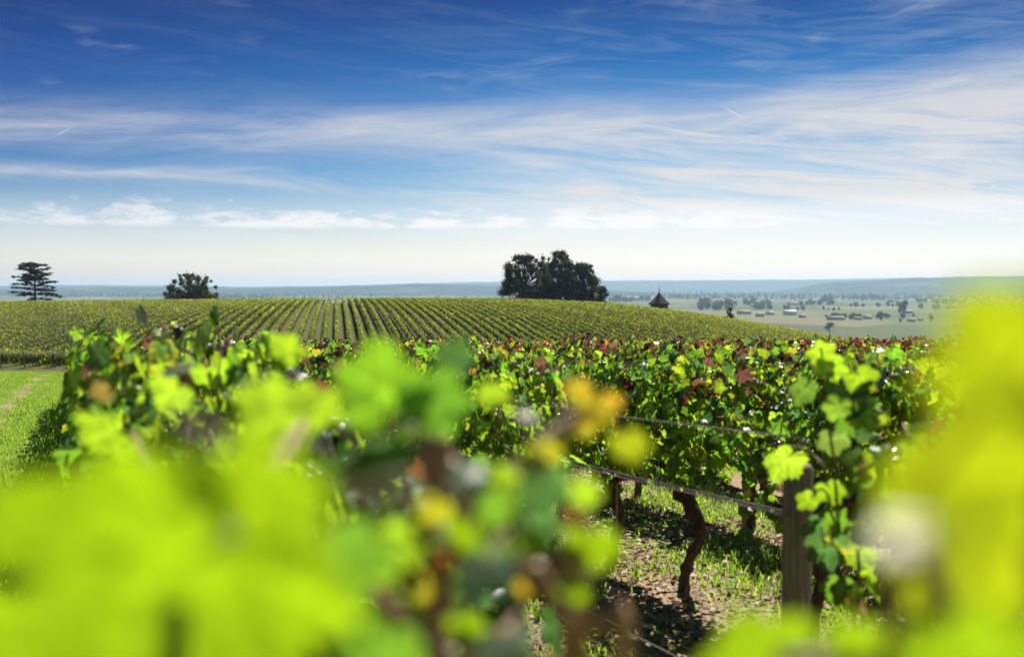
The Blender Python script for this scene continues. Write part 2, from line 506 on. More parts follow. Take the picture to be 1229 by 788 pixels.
mg, t, o_ = new_mat('ground')
geo = t.nodes.new('ShaderNodeNewGeometry')
pos = geo.outputs['Position']
sp = t.nodes.new('ShaderNodeSeparateXYZ'); t.links.new(pos, sp.inputs[0])
px_, py_, pz_ = (V(t, sp.outputs[i]) for i in range(3))
across = px_ * float(NN[0]) + py_ * float(NN[1])
n_big = noise(t, pos, 0.55, 5, 0.6)
n_mid = noise(t, pos, 3.2, 6, 0.65)
n_fine = noise(t, pos, 38.0, 6, 0.7)
grass_c = mixc(t, n_mid.step(0.3, 0.7), (0.075, 0.145, 0.012), (0.190, 0.240, 0.028))
soil_c = ramp(t, n_fine, [(0.28, (0.12, 0.078, 0.045)), (0.50, (0.28, 0.195, 0.12)), (0.72, (0.46, 0.35, 0.24))])
stripe = ((across - ROW0) / PITCH_ROW + 0.5).fract() - 0.5           # 0 under a row
mid_alley = stripe.abs().step(0.18, 0.36)
alley = (mid_alley * 0.34 + n_mid * 0.9 + n_big * 0.6 - 0.75).step(0.0, 0.32)
track = across.step(-0.05, -0.45)
bare = noise(t, vec(t, px_ * 0.5, py_ * 0.35, 0.0), 1.1, 6, 0.7)
wheel = gauss(across, -1.75, 0.30)
grassy_track = (bare * 1.0 + n_mid * 0.3 - wheel * 0.20).step(0.42, 0.55)
gfac = track * grassy_track + (1.0 - track) * alley
near_c = mixc(t, gfac, soil_c, grass_c)
# hillside under the vines
hac = px_ * float(HN[0]) + py_ * float(HN[1])
hst = (hac / 1.75 + 0.5).fract() - 0.5
hill_c = mixc(t, hst.abs().step(0.22, 0.34) * (n_big * 0.8 + 0.4).clamp(), (0.085, 0.070, 0.026), (0.070, 0.092, 0.014))
c1 = mixc(t, py_.step(72.0, 78.0), near_c, hill_c)
# the plain: a patchwork of fields
vo = t.nodes.new('ShaderNodeTexVoronoi'); vo.feature = 'F1'; vo.distance = 'MANHATTAN'
wx = noise(t, pos, 0.0011, 2)
t.links.new(vec(t, px_ * 0.9 + wx * 260.0, py_ * 0.55 + px_ * 0.12, 0.0), vo.inputs['Vector']); vo.inputs['Scale'].default_value = 0.0052
sc_ = t.nodes.new('ShaderNodeSeparateColor'); t.links.new(vo.outputs['Color'], sc_.inputs[0])
field = ramp(t, V(t, sc_.outputs[0]), [(0.0, (0.055, 0.072, 0.024)), (0.22, (0.095, 0.125, 0.034)), (0.40, (0.075, 0.080, 0.034)), (0.58, (0.115, 0.135, 0.036)), (0.74, (0.165, 0.155, 0.070)), (0.86, (0.085, 0.11, 0.036)), (1.0, (0.12, 0.15, 0.045))])
frow = (px_ * 0.35 + py_ * 0.10).sin() * 0.12 + 0.94
field2 = mixc(t, 1.0, field, vec(t, frow, frow, frow), 'MULTIPLY')
c2 = mixc(t, py_.step(380.0, 520.0), c1, field2)
p = t.nodes.new('ShaderNodeBsdfPrincipled')
t.links.new(c2, p.inputs['Base Color']); p.inputs['Roughness'].default_value = 0.95; p.inputs['Specular IOR Level'].default_value = 0.1
bmp = t.nodes.new('ShaderNodeBump'); bmp.inputs['Strength'].default_value = 0.6; bmp.inputs['Distance'].default_value = 0.025
t.links.new((n_fine * 0.7 + n_mid * 0.6).k, bmp.inputs['Height']); t.links.new(bmp.outputs[0], p.inputs['Normal'])
t.links.new(p.outputs[0], o_.inputs['Surface'])
tag(obj('ground', build('ground', nv, q, mg, smooth=True)), 'sloping vineyard soil and grass running down to the flat farmed plain', 'ground', kind='structure')

# far wooded hills closing the plain
mh, t, o_ = new_mat('wooded_hills')
geo = t.nodes.new('ShaderNodeNewGeometry')
hn = noise(t, geo.outputs['Position'], 0.0018, 6, 0.6); hn2 = noise(t, geo.outputs['Position'], 0.012, 5, 0.7)
hcol = mixc(t, hn.step(0.58, 0.64) * 0.6, mixc(t, hn2.step(0.35, 0.65), (0.010, 0.018, 0.010), (0.050, 0.060, 0.028)), (0.13, 0.13, 0.065))
p = t.nodes.new('ShaderNodeBsdfPrincipled'); t.links.new(hcol, p.inputs['Base Color']); p.inputs['Roughness'].default_value = 1.0
p.inputs['Specular IOR Level'].default_value = 0.0
t.links.new(p.outputs[0], o_.inputs['Surface'])
def fbm1(x, g, f0, n):
    z = np.zeros_like(x)
    for k in range(n): z += np.sin(x * f0 * 1.93 ** k + g.uniform(0, 6.28)) * 0.62 ** k
    return z
def hill_range(Y, depth, prof, rough, seed, label):
    g = np.random.default_rng(seed)
    pxs = np.linspace(-260, 1500, 900)
    X = (pxs - 614.5) / FPX * Y
    top = EYE + (345.0 - np.interp(pxs, [a for a, _ in prof], [b for _, b in prof])) / FPX * Y
    top = top + fbm1(pxs, g, 0.012, 5) * rough + fbm1(pxs, g, 0.25, 4) * rough * 0.16 + g.normal(0, rough * 0.07, len(pxs))
    v, nr = [], 9
    for k in range(nr):
        s = k / (nr - 1)
        yk = Y - depth * (1 - s)
        z = -51.5 + (top + 51.5) * (s * s * (3 - 2 * s)) + (fbm1(pxs, g, 0.03, 5) * rough * 0.5 if 0 < k < nr - 1 else 0)
        v.append(np.column_stack([X, np.full_like(X, yk), z]))
    for s in (0.6, 0.0):
        v.append(np.column_stack([X, np.full_like(X, Y + depth * (1 - s)), -51.5 + (top + 51.5) * s]))
    v = np.vstack(v); n = len(pxs); nr += 2
    a, b = np.meshgrid(np.arange(nr - 1), np.arange(n - 1), indexing='ij')
    f = np.stack([a * n + b, a * n + b + 1, (a + 1) * n + b + 1, (a + 1) * n + b], -1).reshape(-1, 4)
    tag(obj('hills', build('hills', v, f, mh, smooth=True)), label, 'hills', kind='structure')
hill_range(11500, 1800, [(-260, 343), (0, 343), (130, 342), (300, 344), (470, 341), (560, 339), (700, 337), (850, 336), (960, 335), (1229, 334), (1500, 334)], 4.0, 3, 'farthest pale blue line of wooded hills along the horizon')
hill_range(7600, 1500, [(-260, 347), (0, 346), (250, 345), (380, 345), (450, 341), (500, 339), (560, 341), (620, 343), (730, 349), (800, 352), (860, 353), (950, 350), (990, 338), (1040, 336), (1080, 333), (1150, 332), (1229, 333), (1500, 336)], 4.5, 5, 'nearer blue grey wooded ridge highest at the right')

# haze over everything
HAZE_TOP = max(v_.co.z for o in bpy.data.objects if o.type == 'MESH' for v_ in o.data.vertices) + 3.0
hz = tag(obj('haze', build('haze', [(-9500, -300, -56), (9500, -300, -56), (9500, 15500, -56), (-9500, 15500, -56), (-9500, -300, HAZE_TOP), (9500, -300, HAZE_TOP), (9500, 15500, HAZE_TOP), (-9500, 15500, HAZE_TOP)],
    np.array([[0, 3, 2, 1], [4, 5, 6, 7], [0, 1, 5, 4], [1, 2, 6, 5], [2, 3, 7, 6], [3, 0, 4, 7]]), [])), 'pale blue haze lying over the plain and hills', 'haze', kind='stuff')
m, t, o_ = new_mat('haze')
pv = t.nodes.new('ShaderNodeVolumePrincipled')
pv.inputs['Color'].default_value = (0.54, 0.79, 1.0, 1)
pv.inputs['Density'].default_value = 0.82e-4
pv.inputs['Anisotropy'].default_value = 0.25
t.links.new(pv.outputs[0], o_.inputs['Volume'])
hz.data.materials.append(m)

# ------------------------------------------------------------------ hillside vine rows
def row_point(b, s):
    return b * HN[0] + s * HU[0], b * HN[1] + s * HU[1]
HILL_LABEL = 'long trimmed vine row running up and over the far hillside'
nrow = 0
for k in range(-62, 74):
    b = k * 1.75
    g = np.random.default_rng(900 + k)
    s = np.arange(40, 300, 1.0)
    X, Y = row_point(b, s)
    y0 = 79 + 0.35 * np.maximum(X + 40, 0)
    ok = (Y > y0) & (Y < 292) & (np.abs(X) < 0.60 * Y) & (X < 128)
    if ok.sum() < 12: continue
    s = s[ok]; s0, s1 = s[0], s[-1]
    L = s1 - s0
    # woody core of the hedge
    X, Y = row_point(b, s); Z = H(X, Y)
    wob = g.normal(0, 0.03, len(s))
    sec = [(-.09, .55), (.09, .55), (.10, 1.15), (0, 1.30), (-.10, 1.15)]
    v = np.stack([np.column_stack([X + HN[0] * (a + wob), Y + HN[1] * (a + wob), Z + h]) for a, h in sec], 1).reshape(-1, 3)
    i, j = np.meshgrid(np.arange(len(s) - 1), np.arange(5), indexing='ij')
    fq = np.stack([i * 5 + j, i * 5 + (j + 1) % 5, (i + 1) * 5 + (j + 1) % 5, (i + 1) * 5 + j], -1).reshape(-1, 4)
    cv = np.tile(np.array([[0.06, 0.07, 0.006]]), (len(v), 1))
    # leaves
    n = int(L * 33)
    sl = s0 + (L) * g.random(n)
    bx, by = row_point(b, sl)
    side = g.choice([-1, 1], n); hgt = 0.40 + 1.22 * g.beta(1.5, 0.95, n)
    acr = side * (0.10 + 0.20 * g.random(n)) * np.where(hgt > 1.4, 0.7, 1.0)
    hgt += 0.07 * np.sin(sl * 0.9 + k) + g.normal(0, 0.05, n)
    P = np.column_stack([bx + HN[0] * acr, by + HN[1] * acr, H(bx, by) + hgt])
    Nn = np.column_stack([HN[0] * side + g.normal(0, .6, n), HN[1] * side + g.normal(0, .6, n), 0.35 + g.normal(0, .5, n) + (hgt > 1.35) * 0.9])
    Tt = np.column_stack([g.normal(0, .7, n), g.normal(0, .7, n), -0.8 + g.normal(0, .5, n)])
    dist = by
    sz = np.clip(0.13 + dist * 0.0005, 0.15, 0.25) * g.uniform(0.7, 1.25, n)
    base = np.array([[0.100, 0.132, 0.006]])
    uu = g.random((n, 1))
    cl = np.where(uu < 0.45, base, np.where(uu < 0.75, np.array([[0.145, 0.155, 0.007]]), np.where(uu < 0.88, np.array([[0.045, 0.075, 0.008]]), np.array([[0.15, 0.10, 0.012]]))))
    cl = cl * np.interp(hgt, [.5, 1.0, 1.35, 1.6], [.30, .42, .80, 1.05])[:, None] ** np.where(by < 92, .45, 1.0)[:, None]* np.where((hgt < 1.2)[:, None], np.array([[.80, 1.0, 1.2]]), 1.0) * g.uniform(0.75, 1.25, (n, 1)) * (1 + 0.12 * np.sin(sl * 0.13 + k * 0.7))[:, None]  # greener low leaves, darkened further to paint in the rows' shaded sides
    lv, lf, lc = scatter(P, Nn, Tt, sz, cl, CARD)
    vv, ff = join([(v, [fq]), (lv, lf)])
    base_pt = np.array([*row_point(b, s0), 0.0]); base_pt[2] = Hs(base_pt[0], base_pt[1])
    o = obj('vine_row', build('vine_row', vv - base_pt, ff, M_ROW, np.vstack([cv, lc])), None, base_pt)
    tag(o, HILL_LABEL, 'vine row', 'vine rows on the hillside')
    nrow += 1
    # trunks under the near end of the row and its end post
    if base_pt[1] < 100:
        e = obj('row_end_post', build('row_end_post', *tube([[0, 0, -.2], [-.02, .02, .8], [0, 0, 1.62]], [.04, .038, .036], 7), M_POST), None, base_pt - np.array([HU[0] * .4, HU[1] * .4, 0]))
        tag(e, 'thin wooden post at the near end of a hillside vine row', 'post', 'end posts of the hillside rows')

# ------------------------------------------------------------------ near vines
def make_canopy(g, nl, z0, z1, half, L=1.12, fine=False, red=0.34, shoots=7):
    x = g.uniform(-L / 2, L / 2, nl)
    tz = g.beta(1.35, 1.05, nl)
    z = z0 + (z1 - z0) * tz + 0.07 * np.sin(x * 7 + g.uniform(0, 6)) * (tz > .4)
    wid = half * (0.62 + 0.5 * np.sin(np.clip(tz, 0, 1) * 2.6)) * (1 + .25 * np.sin(x * 9 + z * 7 + g.uniform(0, 6)))
    sg = g.choice([-1, 1], nl)
    y = sg * wid * np.sqrt(g.random(nl))
    # hanging skirt: a few shoots drop lower
    gap = np.sin(x * 11 + g.uniform(0, 6)) + np.sin(z * 13 + y * 5 + g.uniform(0, 6)) + g.normal(0, .5, nl)
    keep = gap > -1.45
    P = np.column_stack([x, y, z])[keep]; tz = tz[keep]; sg = sg[keep]
    stems = []
    for _ in range(shoots):
        bx = g.uniform(-L / 2, L / 2); by = g.uniform(-.12, .12); h = g.uniform(-.06, .13)
        p0 = np.array([bx, by, z1 - .35]); p1 = p0 + np.array([g.normal(0, .08), g.normal(0, .07), .35 + h])
        path = smooth_path([p0, (p0 + p1) / 2 + g.normal(0, .02, 3), p1], 7)
        stems.append(tube(path, np.linspace(.005, .0022, 7), 5))
        m = 10
        k = g.uniform(.35, 1.0, m)[:, None]
        Q = p0 + (p1 - p0) * k + g.normal(0, .05, (m, 3)) * np.array([1, 1, .5])
        P = np.vstack([P, Q]); tz = np.append(tz, np.ones(m)); sg = np.append(sg, g.choice([-1, 1], m))
    for _ in range(5):                           # canes that hold the canopy
        bx = g.uniform(-.45, .45)
        p0 = np.array([bx * .6, 0, z0 - .05]); p1 = np.array([bx + g.normal(0, .1), g.normal(0, .12), z1 - .15])
        stems.append(tube(smooth_path([p0, (p0 + p1) / 2 + g.normal(0, .05, 3), p1], 8), np.linspace(.006, .003, 8), 5))
    n = len(P)
    Nn = np.column_stack([g.normal(0, .45, n), sg * .75 + g.normal(0, .4, n), .45 + g.normal(0, .4, n)])
    Tt = np.column_stack([g.normal(0, .5, n), sg * .35 + g.normal(0, .3, n), -.9 + g.normal(0, .35, n)])
    sz = np.clip(g.normal(.066, .018, n), .025, .105)
    cin, rim = leafcols(tz, red, g)
    v, f, c = scatter(P, Nn, Tt, sz, cin, LEAF_FINE if fine else LEAF_MID, rim)
    return (v, f, c), join(stems)

def make_trunk(g, h=.62, twist=.10, r=.042):
    a = g.uniform(0, 6.28)
    pts = [[0, 0, -.12], [twist * math.cos(a) * .3, twist * math.sin(a) * .3, h * .28], [twist * math.cos(a), twist * math.sin(a) * .6, h * .62], [0, 0, h]]
    path = smooth_path(pts, 22)
    rad = r * np.interp(np.linspace(0, 1, 22), [0, .10, .35, .5, .62, .85, 1], [1.35, 1, .80, .95, .80, 1.2, 1.6]) * g.uniform(.84, 1.16, 22)
    parts = [tube(path, rad, 11, .13, g)]
    for s in (-1, 1):
        e = smooth_path([[0, 0, h - .02], [s * .12, g.normal(0, .02), h + .07], [s * .34, g.normal(0, .03), h + .12], [s * .52, 0, h + .10]], 9)
        parts.append(tube(e, np.linspace(r * .8, r * .25, 9), 7, .08, g))
    return join(parts)

class Vine: pass
protos = []
def vine_proto(seed, nl, z0, z1, half, red, trunk=True, fine=False, th=.62, twist=.10, r=.042, shoots=7):
    g = np.random.default_rng(seed)
    (v, f, c), (sv, sf) = make_canopy(g, nl, z0, z1, half, red=red, fine=fine, shoots=shoots)
    p = Vine()
    p.foliage = build('foliage', v, f, M_LEAF, c, smooth=fine)
    p.cane = build('cane', sv, sf, M_CANE, smooth=True)
    tv, tf = make_trunk(g, th, twist, r)
    p.trunk = build('trunk', tv, tf, M_BARK, smooth=True)
    return p
PROTO = [vine_proto(100 + k, 860, .66, 1.58 + .025 * (k % 3), .27, .12 + .05 * (k % 4)) for k in range(8)]
PROTO_RED = [vine_proto(200 + k, 860, .66, 1.58 + .025 * (k % 3), .27, .40) for k in range(6)]
PROTO_SHOW = vine_proto(300, 860, .78, 1.60, .27, .14, fine=True, th=.72, twist=.19, r=.044)
PROTO_FINE = [vine_proto(310 + k, 860, .64, 1.60,  .28, .05, fine=True, th=.62) for k in range(3)]

first_parts = {}
def put_vine(proto, x, y, rz, sc, label, group, zoff=0.0):
    """one vine: the root, with its trunk, canes and foliage copied from the kind's meshes"""
    root = empty('grapevine', (x, y, Hs(x, y) + zoff), rz)
    root.scale = (1, 1, sc)
    tag(root, label, 'grapevine', group)
    key = id(proto)
    if key not in first_parts:
        first_parts[key] = [obj('trunk', proto.trunk, root), obj('cane', proto.cane, root), obj('foliage', proto.foliage, root)]
    else:
        for o in first_parts[key]:
            c = o.copy(); COL.objects.link(c); c.parent = root
    return root

ROT = math.atan2(U[1], U[0])
def on_row(k, Y):
    n = ROW0 + PITCH_ROW * k
    return (n - NN[1] * Y) / NN[0], Y
STEP = 0.917
rr = random.Random(5)
for k in range(0, 17):
    n = ROW0 + PITCH_ROW * k
    yend = 25 + .35 * n
    if k == 0:
        ys = np.arange(1.78, yend, STEP)
    elif k == 1:
        ys = np.concatenate([[1.25, 2.16], np.arange(5.45, yend, STEP)])
    elif k == 2:
        ys = np.concatenate([[3.9, 4.75, 5.62], np.arange(6.83, yend, STEP)])
    else:
        ys = np.arange(1.02 * n + rr.random() * .9, yend, STEP)
    for Y in ys:
        x, y = on_row(k, Y)
        flip = math.pi * rr.randint(0, 1)
        sc = rr.uniform(.96, 1.02)
        if k == 0:
            if Y < 6: lab, grp = 'leafy grapevine of the leftmost row close to the camera beside the grass track', 'near vines of the row along the track'
            else: lab, grp = 'dark leafed grapevine of the leftmost row farther along the grass track', 'farther vines of the row along the track'
            pr = PROTO_FINE[rr.randrange(3)] if Y < 6 else PROTO[rr.randrange(8)]
            sc *= (.95 if Y < 2 else 1.02 if Y < 3 else 1.09 if Y < 4.6 else 1.05) if Y < 6 else 1.0
            x += rr.uniform(-.04, .04)
        elif k == 1:
            if Y < 3: lab, grp = 'large leafed grapevine crowding the right side of the grey post', 'vines right of the grey post'
            else: lab, grp = 'green grapevine of the wired row left of the open gap', 'vines of the wired row'
            pr = PROTO_FINE[rr.randrange(3)] if Y < 7.5 else PROTO[rr.randrange(8)]
        elif k == 2:
            lab, grp = 'dense green grapevine in the row just behind the wires', 'vines of the row behind the wires'
            pr = PROTO_FINE[rr.randrange(3)] if Y < 9 else (PROTO + PROTO_RED)[rr.randrange(14)]
            if abs(Y - 6.83) < .1:
                lab, grp = 'grapevine with a thick twisted bare trunk standing in the gap behind the wires', None
                pr, flip = PROTO_SHOW, 0
        else:
            lab, grp = ('red tinged grapevine in the rows beyond the trunks', 'vines of the rows beyond')
            pr = PROTO_RED[rr.randrange(6)] if rr.random() < .8 else PROTO[rr.randrange(8)]
        put_vine(pr, x, y, ROT + flip, sc, lab, grp)

# posts and wires
def post(k, Y, h, r, mat, label, group=None, name='vineyard_post', lean=(0, 0)):
    x, y = on_row(k, Y)
    g = np.random.default_rng(int(Y * 100) + k)
    pts = [[0, 0, -.3], [0, 0, 0], [lean[0] * .5, lean[1] * .5, h * .5], [lean[0], lean[1], h - .012], [lean[0], lean[1], h]]
    v, f = tube(pts, [r * 1.02, r * 1.02, r, r * .98, r * .86], 12, .03, g)
    o = obj(name, build(name, v, f, mat, smooth=False), None, (x, y, Hs(x, y)))
    return tag(o, label, 'post', group)
post(1, 3.09, 1.36, .045, M_POST, 'thick weathered grey wooden post where the wires end')
post(0, .91, 1.65, .013, M_STAKE, 'slim reddish brown stake among the blurred leaves', name='vine_stake')
for k, Y in ((2, 10.6), (1, 10.4), (3, 9.0), (3, 13.6)):
    post(k, Y, 1.5, .04, M_POST, 'grey wooden post standing inside the leafy rows', 'posts inside the vine rows')
for k, Y in ((2, 7.66),):
    post(k, Y, 1.0, .009, M_POST, 'thin grey vine stake beside a trunk behind the wires', None, 'vine_stake')
def wire(k, h, y0, y1, off, label, group=None, r=.0032, sag=.02):
    n = 40; ys = np.linspace(y0, y1, n)
    pts = []
    for Y in ys:
        x, y = on_row(k, Y)
        pts.append([x + NN[0] * off, y + NN[1] * off, Hs(x, y) + h - sag * math.sin(Y * 1.1) ** 2])
    pts = np.array(pts); b = pts[0].copy()
    tag(obj('trellis_wire', build('trellis_wire', *tube(pts - b, r, 6), M_WIRE, smooth=True), None, b), label, 'wire', group)
wire(1, 1.45, 3.0, 24, -.05, 'topmost single trellis wire running left from the grey post', r=.0028)
wire(1, 1.205, 3.0, 24, -.05, 'front strand of the paired middle trellis wires on the grey post', r=.0024)
wire(1, 1.19, 3.0, 24, .05, 'rear strand of the paired middle trellis wires on the grey post', r=.0022)
wire(1, .57, 2.2, 24, -.02, 'lowest trellis wire crossing the littered ground left of the trunk', r=.0022)
for h in (.74, 1.25): wire(2, h, 3.5, 26, -.04, 'thin trellis wire inside the dense row behind', 'wires in the dense row')

# ------------------------------------------------------------------ the nearest vines: large leaves one by one
NEAR_ROOT = {}
def near_vine(key, X, Y, label, trunk_r=.028, th=.7):
    z = Hs(X, Y)
    root = tag(empty('grapevine', (X, Y, z)), label, 'grapevine')
    g = np.random.default_rng(len(key) * 31 + 7)
    tv, tf = make_trunk(g, th, .07, trunk_r)
    obj('trunk', build('trunk', tv, tf, M_BARK, smooth=True), root)
    NEAR_ROOT[key] = (root, np.array([X, Y, z]), th)
    return root
def near_leaf(key, px, py, d, wide, col, normal, tip, curl=1.0, label=None):
    """a lamina whose middle sits at the given place"""
    root, base, _ = NEAR_ROOT[key]
    size = wide / FPX * d / 1.28
    N = unit(np.array(normal, float)); T = np.array(tip, float); T = unit(T - (T @ N) * N); B = np.cross(T, N)
    P = at(px, py, d) - T * size * 0.15
    tv, tf = LEAF_FINE
    v = P + size * (tv[:, :1] * B + tv[:, 1:2] * T + curl * tv[:, 2:3] * N) - base
    c = np.tile(np.array(PAL[col] if isinstance(col, str) else col), (len(v), 1))
    c = c * np.clip(1 + 0.12 * rng.standard_normal((len(v), 1)), .6, 1.5) * VEIN[id(LEAF_FINE)][:, None]
    q0 = P - base; q1 = q0 - T * size * .9 + np.array([0, .25 * size, -.2 * size])
    sv, sf = tube(smooth_path([q0 + T * size * .02, (q0 + q1) / 2 + N * size * .06, q1], 6), np.linspace(.0012, .0018, 6), 5)
    nf = sum(len(x) for x in tf)
    vv = np.vstack([v, sv]); off = [np.asarray(x) + len(v) for x in sf]
    fl = list(tf) + off
    me = build('leaf', vv, fl, [M_NEAR, M_CANE], np.vstack([c, np.tile([[.15, .08, .03]], (len(sv), 1))]), smooth=True, midx=[0] * nf + [1] * sum(len(x) for x in off))
    o = obj('leaf', me, root)
    if label: o['label'] = label
    return P
def near_cane(key, pts, r0, r1, mat=M_CANE, name='cane'):
    root, base, _ = NEAR_ROOT[key]
    p = smooth_path(np.array(pts) - base, 18)
    obj(name, build(name, *tube(p, np.linspace(r0, r1, 18), 8, .04), mat, smooth=True), root)

SUNV = SUN_DIR
def toward(mix, jitter=(0, 0, 0)):
    """leaf normal between facing the sun (0) and facing the lens (1)"""
    return unit(SUNV * (1 - mix) + np.array([0, 1, 0.0]) * mix + np.array(jitter))

x0, y0 = on_row(0, .62)
near_vine('left', x0 - .32, .70, 'nearest grapevine whose huge blurred lime leaves fill the lower left corner')
near_vine('mid', *on_row(0, .80), 'near grapevine with blurred golden and green leaves on brown shoots at the centre', .022, .66)
near_vine('post', *on_row(1, 2.78), 'leafy shoots climbing beside and above the weathered wooden post', .03, .62)
near_vine('right', .42, .30, 'nearest grapevine whose blurred yellow green leaves fill the right edge')
G1, G2 = (0.078, 0.122, 0.004), (0.046, 0.094, 0.006)
LY = (0.066, 0.104, 0.001)
LR = (0.086, 0.105, 0.001)
